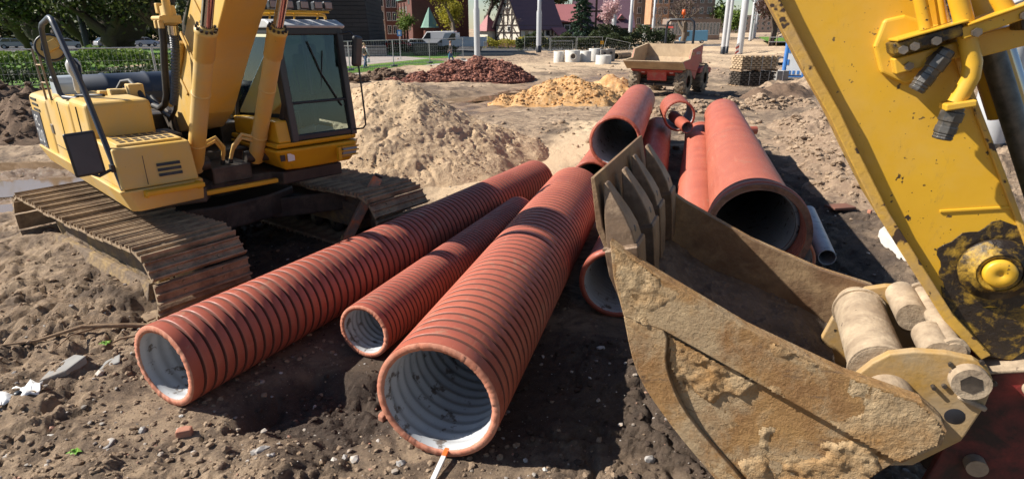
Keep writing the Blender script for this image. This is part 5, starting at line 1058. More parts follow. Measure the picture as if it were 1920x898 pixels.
for i in range(46):
    y = 2.9 + 4.5 * rg.random() ** 1.5; x = rg.uniform(-.85, .35) * y
    o = bpy.data.objects.new('stone', smesh[i % 4]); link(o); s = rg.uniform(.35, .95); o.scale = (s, s, s); o.location = (x, y, gz(x, y) + .008 * s); o.rotation_euler = (rg.uniform(-.2, .2), rg.uniform(-.2, .2), rg.uniform(0, 6.28))
    tag(o, 'loose fist-sized stone on the sandy ground among the pipes', 'stone', 'loose stones among the pipes')
for (x, y, lb, pts, mt) in ((-3.85, 4.30, 'flat grey broken concrete piece among the roots', [(-.16, -.14), (.10, -.10), (.22, .08), (.05, .20), (-.12, .08)], 'grey_c'), (-3.52, 4.42, 'smaller grey concrete piece leaning beside the flat one', [(-.1, -.08), (.12, -.04), (.06, .14), (-.08, .08)], 'grey_c'), (-2.95, 3.42, 'pale angular stone lying before the long pipe', [(-.09, -.05), (.08, -.04), (.1, .06), (-.05, .07)], 'stone')):
    b = thing('concrete_fragment', lb, 'fragment', (x, y, gz(x, y) - .02), .2); MB().prism(pts, 'z', -.05, .022, fn=lambda p: Vector((p.x * .8, p.y * .8, p.z + p.x * .22 + .1 * p.y * (p.z > 0)))).build('fragment_body', M[mt], b, .012)
# roots and twigs
M['root'] = pm('dry_root', (.30, .20, .12), .9, 0, (.20, .13, .08), 14, bump=.5, bscale=50)
RO = thing('dead_root', 'dry forked tree root torn out of the soil left of the long pipe', 'root', (-3.9, 4.6, 0))
def rt(pts, r): 
    P2 = [Vector((p[0], p[1], gz(p[0] - 3.9, p[1] + 4.6) + p[2])) for p in pts]; n = len(P2)
    return P2, [r * (1 - .75 * i / (n - 1)) for i in range(n)]
for nm, pts, r in (('root_stem', [(.62, .62, .05), (.42, .55, .06), (.15, .42, .05), (-.15, .28, .05), (-.45, .10, .03), (-.75, -.02, .02)], .036), ('root_branch', [(.28, .48, .06), (.38, .66, .08), (.55, .82, .05)], .024), ('root_branch', [(.5, .32, .04), (.25, .20, .05), (.0, .02, .03)], .018), ('root_branch', [(-.05, .33, .05), (-.15, .12, .06), (-.22, -.05, .03)], .012), ('root_branch', [(.42, .55, .06), (.46, .36, .06), (.40, .22, .03)], .012)):
    P2, rr = rt(pts, r); MB().tube(P2, rr, 8).build(nm, M['root'], RO)
pl_ = thing('plastic_scrap', 'small crumpled white plastic scrap half buried near the roots', 'plastic scrap', (-3.93, 3.92, gz(-3.93, 3.92) - .06), .5)
b = MB(); n = 14; v = []; f = []
for i in range(n):
    for j in range(8): v.append((-.16 + .32 * i / (n - 1), -.10 + .20 * j / 7, .04 + .06 * vn(i * .7, j * .7, 90) + .015 * math.sin(i * 1.3 + j)))
f = [(i * 8 + j, (i + 1) * 8 + j, (i + 1) * 8 + j + 1, i * 8 + j + 1) for i in range(n - 1) for j in range(7)]; b.add(v, f, 0, True); o = b.build('sheet', M['white'], pl_); so_ = o.modifiers.new('solid', 'SOLIDIFY'); so_.thickness = .006
MB().lathe([(0, .012), (.022, .012), (.028, 0)], (.02, -.03, .075), (0, 0, 1), 16).build('drain_hole', M['black'], pl_)
pt_ = thing('plastic_sheet', 'crumpled white tarpaulin on the ground behind the stick', 'tarpaulin', (13.6, 17.3, gz(13.6, 17.3)), .2)
b = MB(); n = 26; v = [(-1.3 + 2.6 * i / (n - 1), -.8 + 1.6 * j / (n - 1), .06 + .22 * float(vn(i * .35, j * .35, 95)) + .05 * float(vn(i * 1.1, j * .9, 97))) for i in range(n) for j in range(n)]
b.add(v, [(i * n + j, (i + 1) * n + j, (i + 1) * n + j + 1, i * n + j + 1) for i in range(n - 1) for j in range(n - 1)], 0, True); o = b.build('sheet', M['white'], pt_); so_ = o.modifiers.new('solid', 'SOLIDIFY'); so_.thickness = .01
for (x, y) in ((-3.75, 4.72), (-3.08, 3.35), (-3.0, 5.05)):
    t = thing('weed', 'tiny green weed sprouting from the dry soil', 'weed', (x, y, gz(x, y)), 0, 'green weeds in the soil')
    for j in range(7):
        a = j * .9; L_ = rg.uniform(.03, .06); MB().add([(0, 0, 0), (math.cos(a) * L_ * .5 - math.sin(a) * .012, math.sin(a) * L_ * .5 + math.cos(a) * .012, .03), (math.cos(a) * L_, math.sin(a) * L_, .025), (math.cos(a) * L_ * .5 + math.sin(a) * .012, math.sin(a) * L_ * .5 - math.cos(a) * .012, .03)], [(0, 1, 2, 3)]).build('leaf', M.setdefault('weed', pm('fresh_leaf', (.16, .34, .03), .6)), t)
# ------------------------------------------------------------------ people
def skin(name, verts, edges, mat, parent, sub=1, root=0):
    me = bpy.data.meshes.new(name); me.from_pydata([v[:3] for v in verts], edges, []); o = bpy.data.objects.new(name, me); link(o, parent)
    o.modifiers.new('skin', 'SKIN').use_smooth_shade = True
    if not me.skin_vertices: me.attributes.new
    return o, me
def skinned(name, verts, edges, mat, parent, sub=2):
    # build through a temporary bmesh skin layer
    import bmesh
    me = bpy.data.meshes.new(name); bm = bmesh.new(); ly = bm.verts.layers.skin.verify(); vs_ = []
    for i, q in enumerate(verts):
        v = bm.verts.new(q[:3]); r = q[3]; v[ly].radius = r if isinstance(r, tuple) else (r, r); v[ly].use_root = (i == 0); vs_.append(v)
    for a, b_ in edges: bm.edges.new((vs_[a], vs_[b_]))
    bm.to_mesh(me); bm.free(); me.materials.append(mat); o = bpy.data.objects.new(name, me); link(o, parent)
    sk_ = o.modifiers.new('skin', 'SKIN'); sk_.use_smooth_shade = True
    o.modifiers.new('sub', 'SUBSURF').levels = sub; o.modifiers['sub'].render_levels = sub; return o
M['skin'] = pm('skin', (.50, .29, .20), .6); M['denim'] = pm('blue_denim', (.05, .09, .19), .85, 0, (.035, .065, .14), 12)
def person(lab, loc, rz, top, sleeve, hair, s=1., swing=.18, bag=None):
    t = thing('person', lab, 'person', (*loc, gz(*loc)), rz); t.scale = (s, s, s)
    # facing local +X
    f1, f2 = swing, -swing
    J = [(0, 0, .95, .125), (0, 0, 1.12, .115), (0, 0, 1.34, .13), (0, 0, 1.46, .075), (.01, 0, 1.53, .05), (.02, 0, 1.62, .085), (.015, 0, 1.71, .075),
         (0, .18, 1.40, .055), (-.03 - f1 * .2, .24, 1.13, .043), (.06 - f1 * .3, .25, .90, .034), (.09 - f1 * .3, .25, .82, .032), (0, -.18, 1.40, .055), (-.03 - f2 * .2, -.24, 1.13, .043), (.06 - f2 * .3, -.25, .90, .034), (.09 - f2 * .3, -.25, .82, .032),
         (.0, .09, .86, .088), (f1 * .65, .095, .50, .062), (f1 * 1.0 - .05, .10, .10, .042), (f1 * 1.0 + .11, .10, .035, .036), (.0, -.09, .86, .088), (f2 * .55, -.095, .50, .062), (f2 * 1.25 - .04, -.10, .11, .042), (f2 * 1.25 + .11, -.10, .045, .036)]
    for (b0, yy) in ((10, .25), (14, -.25)):
        for j in range(4): J.append((J[b0][0] + .02 * (j - 1.2), yy, J[b0][2] - .095 + .008 * abs(j - 1), .009))
        J.append((J[b0][0] + .05, yy, J[b0][2] - .04, .010))
    E_ = [(0, 1), (1, 2), (2, 3), (3, 4), (4, 5), (5, 6), (2, 7), (7, 8), (8, 9), (9, 10), (2, 11), (11, 12), (12, 13), (13, 14), (0, 15), (15, 16), (16, 17), (17, 18), (0, 19), (19, 20), (20, 21), (21, 22)] + [(10, 23 + j) for j in range(5)] + [(14, 28 + j) for j in range(5)]
    skinned('body', J, E_, M['skin'], t)
    g = lambda i, r: (*J[i][:3], r)
    skinned('jacket', [(0, 0, .90, .150), g(1, .14), g(2, .155), g(3, .09)], [(0, 1), (1, 2), (2, 3)], top, t)
    for (a, b_, c_) in ((7, 8, 9), (11, 12, 13)): skinned('sleeve', [(*Vector(J[2][:3]).lerp(Vector(J[a][:3]), .6), .075), g(a, .07), g(b_, .056), g(c_, .045)], [(0, 1), (1, 2), (2, 3)], sleeve, t)
    skinned('trousers', [(0, 0, .95, .14), g(15, .105), g(16, .078), g(17, .062), g(19, .105), g(20, .078), g(21, .062)], [(0, 1), (1, 2), (2, 3), (0, 4), (4, 5), (5, 6)], M['denim'], t)
    for i, k_ in ((17, 18), (21, 22)): skinned('shoe', [(J[i][0] - .03, J[i][1], .05, .05), (J[k_][0] - .05, J[k_][1], .045, .045), (J[k_][0] + .03, J[k_][1], .035, .035)], [(0, 1), (1, 2)], M['black'], t)
    skinned('hair', [(-.045, 0, 1.56, .07), (-.035, 0, 1.66, .095), (-.005, 0, 1.735, .085)], [(0, 1), (1, 2)], hair, t)
    for s_ in (-1, 1):
        MB().lathe([(0, .012), (.010, .008), (.012, 0)], (.098, s_ * .032, 1.64), (1, 0, 0), 8).build('eye', M['black'], t); MB().box((.012, s_ * .088, 1.62), (.03, .014, .05)).build('ear', M['skin'], t, .006)
    MB().prism([(.095, 1.635), (.125, 1.59), (.098, 1.585)], 'y', -.013, .013).build('nose', M['skin'], t); MB().box((.098, 0, 1.56), (.012, .045, .010)).build('mouth', M['red'], t)
    if bag:
        bt = thing('carrier_bag', bag[0], 'bag', (0, 0, 0)); bt.location = Vector((*loc, gz(*loc))) + Matrix.Rotation(rz, 3, 'Z') @ Vector((.03, -.27, .42)); bt.rotation_euler = (0, 0, rz)
        MB().prism([(-.13, 0), (.13, 0), (.11, .28), (-.11, .28)], 'y', -.05, .05).build('bag_body', bag[1], bt, .02); MB().tube([(-.07, 0, .27), (-.03, 0, .38), (.03, 0, .38), (.07, 0, .27)], .006, 5).build('handle', bag[1], bt)
person('walker with fair hair, black vest and pale sleeves by the fence', (-10.9, 45.2), R(60), pm('black_vest', (.012, .012, .016), .8), pm('pale_sleeve', (.55, .55, .56), .8), pm('fair_hair', (.36, .26, .15), .7), 1.05, .2, ('white carrier bag held by the fair-haired walker', M['white']))
person('walker in a dark grey jacket and jeans on the paved path', (-5.35, 53.2), R(200), pm('dark_grey_jacket', (.06, .055, .06), .8), pm('grey_brown_sleeve', (.10, .09, .09), .8), pm('brown_hair', (.10, .06, .04), .7), 1.05, .22, ('teal carrier bag held by the walker in the grey jacket', pm('teal_plastic', (.05, .32, .34), .5)))
# ------------------------------------------------------------------ park, paths, road
def sheet(name, pts, z, mat, lab, cat):
    n = len(pts); o = MB().add([(p[0], p[1], z) for p in pts], [tuple(range(n))]).build(name, mat)
    ar = sum(pts[i][0] * pts[(i + 1) % n][1] - pts[(i + 1) % n][0] * pts[i][1] for i in range(n))
    if ar < 0: o.data.flip_normals()
    return tag(o, lab, cat, kind='structure')
M['grass'] = pm('lawn_grass', (.115, .24, .018), .9, 0, (.075, .17, .015), 1.2, dirt=(.15, .26, .03), damt=.4, dscale=6, bump=.9, bscale=30, bdist=.1)
M['paving'] = pm('pale_paving', (.44, .40, .365), .85, 0, (.38, .34, .31), 1.5, bump=.1, bscale=10)
M['plaza'] = pm('pinkish_plaza_setts', (.37, .32, .29), .85, 0, (.30, .26, .24), 1.0, bump=.2, bscale=25)
M['asphalt'] = pm('grey_asphalt', (.075, .075, .08), .85, 0, (.06, .06, .063), 3)
sheet('pavement', [(-13.2, 31.5), (-9.2, 38.7), (-5.6, 49.1), (-2.6, 57.5), (-3.6, 60.8), (-6.1, 53.0), (-9.8, 41.2), (-14.4, 33)], .012, M['paving'], 'pale paved footpath along the lawn', 'pavement')
sheet('lawn', [(-15.5, 32.5), (-9.9, 41.7), (-5.5, 53.7), (-8.4, 59.7), (-11.8, 49.8), (-19.8, 35.0)], .016, M['grass'], 'bright green lawn strip behind the low bar fence', 'lawn')
sheet('plaza', [(-20, 34.9), (-14.9, 43.2), (-12.0, 50.6), (-8.0, 60.8), (-14.3, 72), (-26, 72), (-30, 45)], .010, M['plaza'], 'paved square in front of the dark stone tower', 'plaza')
sheet('lawn', [(-14.0, 68.2), (-7.7, 59.9), (-5.9, 62.5), (-6.0, 74), (-13, 84), (-16.5, 82)], .020, M['grass'], 'lawn strip below the parked cars', 'lawn')
sheet('road', [(-22, 84), (-2, 76), (6, 84), (14, 82), (60, 110), (60, 120), (0, 104), (-22, 112)], .014, M['asphalt'], 'asphalt street with parked cars behind the site', 'road')
sheet('lawn', [(-90, 30), (-30, 26), (-17, 33.5), (-21, 37), (-31, 46), (-30, 76), (-58, 95), (-110, 80)], .008, M['grass'], 'shaded park lawn behind the excavator', 'lawn')
sheet('road', [(-64, 72), (-50, 92), (-66, 118), (-120, 118), (-120, 80)], .020, M['asphalt'], 'far car park behind the park trees', 'road')
sheet('lawn', [(42, 90), (75, 120), (75, 150), (60, 150), (41, 99)], .9, M['grass'], 'strip of grass behind the wooden rail fence', 'lawn')
# ------------------------------------------------------------------ plants
def leafmat(name, a, b_, c_, tr=.25):
    k = N(name); inf = k.n('ShaderNodeNewGeometry'); rp = k.n('ShaderNodeValToRGB')
    for i, (p, cc) in enumerate(((0, a), (.6, b_), (1, c_))):
        e = rp.color_ramp.elements[i] if i < 2 else rp.color_ramp.elements.new(p); e.position = p; e.color = (*cc, 1)
    k.l(inf.outputs['Random Per Island'], rp.inputs[0]); k.set('Base Color', rp.outputs[0]); k.set('Roughness', .7)
    tl = k.n('ShaderNodeBsdfTranslucent'); k.l(rp.outputs[0], tl.inputs[0]); mx = k.n('ShaderNodeMixShader'); mx.inputs[0].default_value = tr
    k.l(k.b.outputs[0], mx.inputs[1]); k.l(tl.outputs[0], mx.inputs[2]); k.l(mx.outputs[0], k.t.nodes['Material Output'].inputs[0]); return k.mat
M['bark'] = pm('dark_bark', (.055, .042, .034), .95, 0, (.085, .065, .05), 6, bump=.6, bscale=20)
M['bark_p'] = pm('pale_bark', (.20, .155, .115), .95, 0, (.13, .10, .075), 6, bump=.6, bscale=20)
M['lf_dark'] = leafmat('dark_green_leaves', (.020, .035, .012), (.045, .065, .018), (.13, .15, .04))
M['lf_park'] = leafmat('mid_green_leaves', (.03, .05, .012), (.075, .105, .02), (.19, .21, .05))
M['lf_yel'] = leafmat('yellow_green_leaves', (.20, .19, .02), (.38, .34, .03), (.50, .44, .06), .35)
M['lf_fir'] = leafmat('fir_needles', (.010, .030, .016), (.02, .055, .025), (.04, .085, .035), .1)
M['lf_pink'] = leafmat('pink_blossom', (.45, .25, .27), (.66, .45, .45), (.78, .62, .60), .3)
M['lf_brown'] = leafmat('brown_buds', (.07, .038, .034), (.11, .062, .052), (.17, .10, .08), .2)
M['lf_hedge'] = leafmat('hedge_leaves', (.016, .028, .010), (.04, .06, .02), (.10, .13, .045))
M['lf_fresh'] = leafmat('fresh_leaves', (.07, .13, .02), (.13, .2, .03), (.2, .27, .06), .3)
def leaves(C, n, spread, size, seed, flat=1.):
    rg = np.random.RandomState(seed); C = np.asarray(C); idx = rg.randint(0, len(C), n)
    p = C[idx] + rg.normal(size=(n, 3)) * spread * np.array([1, 1, flat])
    u = rg.normal(size=(n, 3)); u /= np.linalg.norm(u, axis=1)[:, None]; w_ = rg.normal(size=(n, 3)); v = np.cross(u, w_); v /= np.linalg.norm(v, axis=1)[:, None] + 1e-9
    s = size * (.5 + rg.rand(n))[:, None]
    V = np.stack([p - u * s, p - v * s * .55, p + u * s, p + v * s * .55], 1).reshape(-1, 3); return V, np.arange(4 * n).reshape(-1, 4)
def tree(lab, x, y, h, crown_r, mat, bark='bark', seed=0, n=4500, leaf=.16, trunk=.3, fork=.35, spread=.45, name='tree', grp=None, levels=4, bare=False, z=None, cz=.62):
    rg = random.Random(seed); t = thing(name, lab, 'tree', (x, y, gz(x, y) if z is None else z), rg.uniform(0, 6), grp)
    mb_ = MB(); tips = []
    def grow(p, d, L, r, lv):
        k_ = 4; P = [p]; q = p
        for i in range(k_):
            d = (d + Vector((rg.uniform(-1, 1), rg.uniform(-1, 1), rg.uniform(-.3, .6))) * .16).normalized(); q = q + d * L / k_; P.append(q)
        mb_.tube(P, [r * (1 - .12 * i) for i in range(k_ + 1)], 7 if lv > 2 else 5 if lv > 0 else 4, caps=False)
        if lv <= 2: tips.extend(P[1:])
        if lv > 0:
            for i in range(rg.choice((2, 3, 3)) if lv > 1 else 3):
                a = rg.uniform(0, 6.28); o = Vector((math.cos(a), math.sin(a), rg.uniform(.1, .9)))
                dd = (d * .75 + o * rg.uniform(.5, .95)).normalized(); b0 = P[rg.choice((2, 3, 4, 4))]
                grow(b0, dd, L * rg.uniform(.62, .82), r * .58, lv - 1)
    grow(Vector((0, 0, -.2)), Vector((rg.uniform(-.08, .08), rg.uniform(-.08, .08), 1)), h * fork, trunk, levels)
    # squash the skeleton into the crown's size
    mx = max(math.hypot(q.x, q.y) for q in tips); mz = max(q.z for q in tips); sx = crown_r / mx; sz = h / mz
    f_ = lambda q: Vector((q[0] * (1 if q[2] < h * .1 else sx), q[1] * (1 if q[2] < h * .1 else sx), q[2] * sz))
    mb_.v = [tuple(f_(q)) for q in mb_.v]; mb_.build('trunk', M[bark], t)
    V, F = leaves([tuple(f_(q)) for q in tips], n, spread, leaf, seed); V[:, 2] = np.maximum(V[:, 2], .4); npmesh('crown', V, F, M[mat], t); return t
# park trees behind the excavator
G1 = 'park trees behind the excavator'
for i, (lb_, x, y, h, r_, mt, tk) in enumerate((('broad dark park tree with the thickest trunk behind the hood', -39.5, 62.5, 10, 8, 'lf_dark', .8), ('dark park tree left of the broadest trunk', -37.4, 57.5, 8, 5.5, 'lf_dark', .45),
    ('dark park tree beside the round yellow mirror', -46, 60, 9, 6.5, 'lf_dark', .45), ('leafy park tree at the far left edge', -39, 45.5, 8, 6, 'lf_park', .4), ('fresher green park tree between the dark trunks', -50, 72, 10, 7, 'lf_park', .4),
    ('tall dark park tree just left of the boom', -29.5, 55, 9, 6, 'lf_dark', .42), ('dark park tree far behind beside the car park', -62, 84, 11, 9, 'lf_dark', .5), ('low-branched dark park tree behind the handrail', -52, 66, 8, 7, 'lf_park', .4),
    ('dark park tree at the far edge of the lawn', -75, 86, 12, 10, 'lf_dark', .5), ('dark park tree filling the gap behind the boom', -44, 84, 12, 10, 'lf_dark', .5))):
    tree(lb_, x, y, h, r_, mt, seed=21 + i, n=5600, leaf=.17, trunk=tk, grp=G1, spread=.70, fork=.24, levels=5)
rg_ = np.random.RandomState(5); nC = 900
C_ = np.stack([rg_.uniform(-150, -30, nC), rg_.uniform(112, 135, nC), rg_.uniform(0, 13, nC)], 1); C_[:, 2] *= .6 + .6 * vn(C_[:, 0] * .08, C_[:, 1] * 0, 7)
V, F = leaves(C_, 26000, 1.6, .55, 99); V[:, 2] = np.maximum(V[:, 2], .1)
tag(npmesh('distant_wood', V, F, M['lf_dark']), 'dark mass of distant trees closing the park', 'wood', kind='stuff')
C_ = np.stack([rg_.uniform(85, 230, nC), rg_.uniform(170, 200, nC), rg_.uniform(0, 12, nC)], 1); V, F = leaves(C_, 20000, 1.8, .6, 98); V[:, 2] = np.maximum(V[:, 2], .1)
tag(npmesh('distant_wood', V, F, M['lf_brown']), 'brown mass of distant bare trees beyond the yellow stick', 'wood', kind='stuff')
def hedge(lab, a, b_, w_, h, mat, seed, n, leaf=.08, name='hedge', lump=.25):
    a = Vector(a); b_ = Vector(b_); d = b_ - a; L = d.length; t = thing(name, lab, 'hedge', (a.x, a.y, gz(a.x, a.y) * .5), math.atan2(d.y, d.x)); rg = np.random.RandomState(seed)
    x = rg.rand(n) * L; top = h * (1 - lump + 2 * lump * vn(x * .8, x * 0, seed)); y = (rg.rand(n) - .5) * w_; z = top * np.sqrt(rg.rand(n))
    C = np.stack([x, y, z], 1); u = rg.normal(size=(n, 3)); u /= np.linalg.norm(u, axis=1)[:, None]; v = np.cross(u, rg.normal(size=(n, 3))); v /= np.linalg.norm(v, axis=1)[:, None]; s = leaf * (.5 + rg.rand(n))[:, None]
    V = np.stack([C - u * s, C - v * s * .6, C + u * s, C + v * s * .6], 1).reshape(-1, 3); npmesh('foliage', V, np.arange(4 * n).reshape(-1, 4), M[mat], t)
    st_ = MB()
    for i in range(int(L / 1.2)): st_.cyl((i * 1.2 + .4, 0, 0), (i * 1.2 + .5, .05, h * .7), .03, .015, 5)
    o = st_.build('stems', M['bark'], t); o['kind'] = 'stuff'
hedge('dark clipped hedge behind the park-side fence', (-34, 27.5), (-17.2, 35.5), 1.2, .75, 'lf_hedge', 31, 6000, .09, lump=.35)
hedge('loose green shrubs behind the black hood', (-34, 36), (-22, 43), 2.0, 1.5, 'lf_fresh', 32, 5000, .12, 'shrub_row', .4)
hedge('low dark hedge below the red and white cars', (-15.2, 76.5), (-6.8, 70.5), 1.0, .85, 'lf_hedge', 33, 3000, .12)
hedge('dark bushes behind the far mesh fence', (.5, 83), (16, 82.5), 2.0, 2.0, 'lf_hedge', 34, 9000, .13, 'shrub_row', .35)
hedge('ragged dark bushes below the purple roof', (12, 87), (24, 92), 2.5, 2.6, 'lf_hedge', 35, 6000, .14, 'shrub_row', .35)
hedge('bushes with yellow shoots in front of the half-timbered house', (-4.5, 88), (5, 90), 1.6, 1.5, 'lf_yel', 36, 2200, .10, 'shrub_row', .4)
tree('yellow-green leafing tree between church and half-timbered house', -8.8, 95, 10, 5.2, 'lf_yel', 'bark_p', 41, 5600, .18, .22, grp=None, spread=.6, fork=.2)
tree('darker bare-looking tree behind the yellow-green one', -4.6, 103, 11, 5.0, 'lf_dark', 'bark', 42, 4200, .2, .3, spread=.6, fork=.22)
tree('dark tree rising behind the half-timbered house', 2.5, 117, 14, 8, 'lf_dark', 'bark', 43, 6000, .26, .35, spread=.8, fork=.22)
tree('small leafless tree before the half-timbered gable', -.6, 93, 6, 2.0, 'lf_brown', 'bark_p', 44, 500, .07, .12, spread=.25)
tree('magnolia in pale pink blossom beside the dark fir', 12.9, 88, 6.3, 2.0, 'lf_pink', 'bark', 45, 2600, .13, .12, spread=.28)
tree('bare street tree standing behind the dumper skip', 32.2, 116, 9.5, 4.6, 'lf_brown', 'bark_p', 46, 1800, .10, .55, spread=.35, levels=5)
tree('thin bare tree left of the red awning kiosk', 23.8, 104, 7.5, 2.6, 'lf_brown', 'bark_p', 47, 700, .08, .14, spread=.3)
tree('small street tree in front of the pale tenement', -19.5, 108, 5.5, 2.2, 'lf_fresh', 'bark', 48, 1500, .16, .12, spread=.35)
G2 = 'brown leafless trees along the right side of the street'
for i, (x, y, h, r) in enumerate(((41.0, 97, 11, 3.6), (48, 113, 12, 5), (55, 130, 12, 5.5), (66, 156, 13, 7))):
    tree(('large reddish-brown bare tree nearest the yellow stick', 'reddish-brown bare tree behind the nearest brown one', 'third reddish-brown bare tree down the street', 'farthest reddish-brown bare tree down the street')[i], x, y, h, r, 'lf_brown', 'bark', 50 + i, 7500, .24, .4, grp=G2, spread=.75, fork=.26)
for i, (x, y) in enumerate(((60, 210), (70, 240), (66, 190))): tree(('small fresh green tree at the far end of the street', 'pale green tree beside the far end of the street', 'green tree below the sky gap at the street end')[i], x, y, 8 + i, 5, 'lf_fresh', 'bark', 60 + i, 2000, .4, .3, spread=.9)
# fir
def fir(lab, x, y, h, r, seed):
    t = thing('fir_tree', lab, 'tree', (x, y, gz(x, y))); rg = random.Random(seed); m_ = MB(); m_.tube([(0, 0, -.2), (0, 0, h)], [.18, .02], 8); C = []
    for i in range(70):
        z = .5 + (h - .6) * (i / 70) ** .9; L_ = r * (1 - z / h) ** .8 * rg.uniform(.75, 1.1); a = i * 2.4 + rg.uniform(-.3, .3); e = Vector((math.cos(a) * L_, math.sin(a) * L_, z - .22 * L_)); m_.tube([(0, 0, z), tuple(Vector((0, 0, z)).lerp(e, .5) + Vector((0, 0, .06))), tuple(e)], [.03, .02, .008], 4, caps=False)
        for j in range(10): C.append(tuple(Vector((0, 0, z)).lerp(e, .25 + .75 * j / 9)))
    m_.build('trunk', M['bark'], t); V, F = leaves(C, 9000, .13, .13, seed, .5); npmesh('crown', V, F, M['lf_fir'], t)
fir('dark pointed fir tree in front of the pink roof', 9.6, 85.5, 8.6, 2.9, 71)
# ------------------------------------------------------------------ buildings
def brickmat(name, a, b_, mort, bw=.9, rh=.35, sc=1., bump=.4):
    k = N(name); br = k.n('ShaderNodeTexBrick'); br.inputs['Color1'].default_value = (*a, 1); br.inputs['Color2'].default_value = (*b_, 1); br.inputs['Mortar'].default_value = (*mort, 1); br.inputs['Scale'].default_value = sc; br.inputs['Brick Width'].default_value = bw; br.inputs['Row Height'].default_value = rh; br.inputs['Mortar Size'].default_value = .03
    cb_ = k.n('ShaderNodeSeparateXYZ'); k.l(k.tc.outputs['Object'], cb_.inputs[0]); cx_ = k.n('ShaderNodeCombineXYZ'); k.l(k.math('ADD', cb_.outputs[0], cb_.outputs[1]), cx_.inputs[0]); k.l(cb_.outputs[2], cx_.inputs[1]); k.l(cx_.outputs[0], br.inputs[0])
    k.set('Base Color', k.mix(k.ramp(k.noise(.5, 6, .7), .4, .75, 0, .6), br.outputs[0], tuple(x * .5 for x in a))); k.set('Roughness', .9); k.bump(br.outputs[1], bump, -.03); return k.mat
M['tower_stone'] = brickmat('shade_dark_stone_courses', (.042, .038, .040), (.028, .026, .028), (.015, .014, .015), 1.6, .42)  # stone colour lowered to carry the shade on the tower face
M['plinth'] = brickmat('grey_stone_plinth', (.26, .25, .24), (.20, .195, .19), (.12, .115, .11), .7, .3)
M['church'] = brickmat('dark_red_brick', (.17, .055, .042), (.13, .042, .034), (.10, .06, .05), .5, .16)
M['tenement'] = brickmat('pale_tenement', (.42, .33, .27), (.38, .28, .23), (.34, .26, .22), 2, .5, bump=.1)
M['apt'] = brickmat('brown_apartment', (.27, .205, .17), (.23, .175, .145), (.2, .15, .13), 2, .5, bump=.1)
M['apt_o'] = brickmat('orange_facade', (.50, .27, .15), (.45, .24, .13), (.38, .2, .12), 2, .5, bump=.1)
M['copper'] = pm('green_copper', (.16, .30, .24), .7, 0, (.12, .24, .2), 2)
M['plaster'] = pm('cream_plaster', (.66, .61, .52), .9, 0, (.58, .53, .45), 2); M['timber'] = pm('dark_timber', (.045, .03, .024), .8)
def tilemat(name, a, b_):
    k = N(name); wv = k.n('ShaderNodeTexWave'); wv.bands_direction = 'Z'; wv.inputs['Scale'].default_value = 1.6; wv.inputs['Distortion'].default_value = .3; k.l(k.tc.outputs['Object'], wv.inputs[0]); k.set('Base Color', k.mix(wv.outputs[1], a, b_)); k.set('Roughness', .55); k.bump(wv.outputs[1], .5, .05); return k.mat
M['roof_purple'] = tilemat('purple_roof_tiles', (.15, .085, .11), (.085, .045, .065)); M['roof_pink'] = tilemat('red_pink_roof_tiles', (.38, .15, .15), (.28, .10, .11)); M['roof_dark'] = pm('dark_roof', (.06, .055, .06), .7)
def windows(t, x0, x1, nx, z0, z1, nz, w_, h, y=-.03, frame='white', pane='dark_glass', axis='x', arch=False):
    for i in range(nx):
        for j in range(nz):
            x = x0 + (x1 - x0) * (i + .5) / nx; z = z0 + (z1 - z0) * (j + .5) / nz
            f = MB(); e = .09
            f.bb(x - w_ / 2 - e, x + w_ / 2 + e, y - .05, y + .02, z + h / 2, z + h / 2 + e); f.bb(x - w_ / 2 - e - .06, x + w_ / 2 + e + .06, y - .12, y + .02, z - h / 2 - e, z - h / 2); f.bb(x - w_ / 2 - e, x - w_ / 2, y - .05, y + .02, z - h / 2, z + h / 2); f.bb(x + w_ / 2, x + w_ / 2 + e, y - .05, y + .02, z - h / 2, z + h / 2); f.bb(x - .03, x + .03, y - .03, y, z - h / 2, z + h / 2)
            o = f.build('window', M[frame], t); MB().bb(x - w_ / 2, x + w_ / 2, y - .012, y + .01, z - h / 2, z + h / 2).build('pane', M[pane], o)
def building(name, lab, loc, rz, w_, d, h, mat, cat='building'):
    t = thing(name, lab, cat, (*loc, 0), rz); MB().bb(0, w_, 0, d, -.3, h).build('wall', M[mat], t); return t
# dark tower
tw = thing('stone_tower', 'massive dark stone tower with battered wall behind the cab', 'tower', (-24.6, 73.5, 0), R(6))
m_ = MB(); W_ = 8.6; Hh = 16
def batt(z): return 1 - .045 * z / 6
for i in range(38):
    z0 = i * .42; s = batt(z0); jit = .02 * ((i * 7) % 3)
    m_.bb(-W_ * s - jit, W_ * s + jit, -W_ * s - jit, W_ * s + jit, z0, z0 + .405)
o = m_.build('stone_courses', M['tower_stone'], tw); o['kind'] = 'stuff'
MB().bb(-W_ * .96, W_ * .96, -W_ * .96, W_ * .96, 0, Hh).build('core', M['tower_stone'], tw).scale = (.95, .95, .99)
pw = thing('stone_wall', 'low grey stone plinth wall at the foot of the tower', 'wall', (-30, 61.6, 0), R(11)); MB().prism([(0, 0), (0, .9), (.5, 1.05), (.5, 0)], 'x', 0, 17.0).build('wall_body', M['plinth'], pw, .03); MB().bb(0, 17, -.02, .56, 1.0, 1.12).build('coping', M['grey_c'], pw, .03)
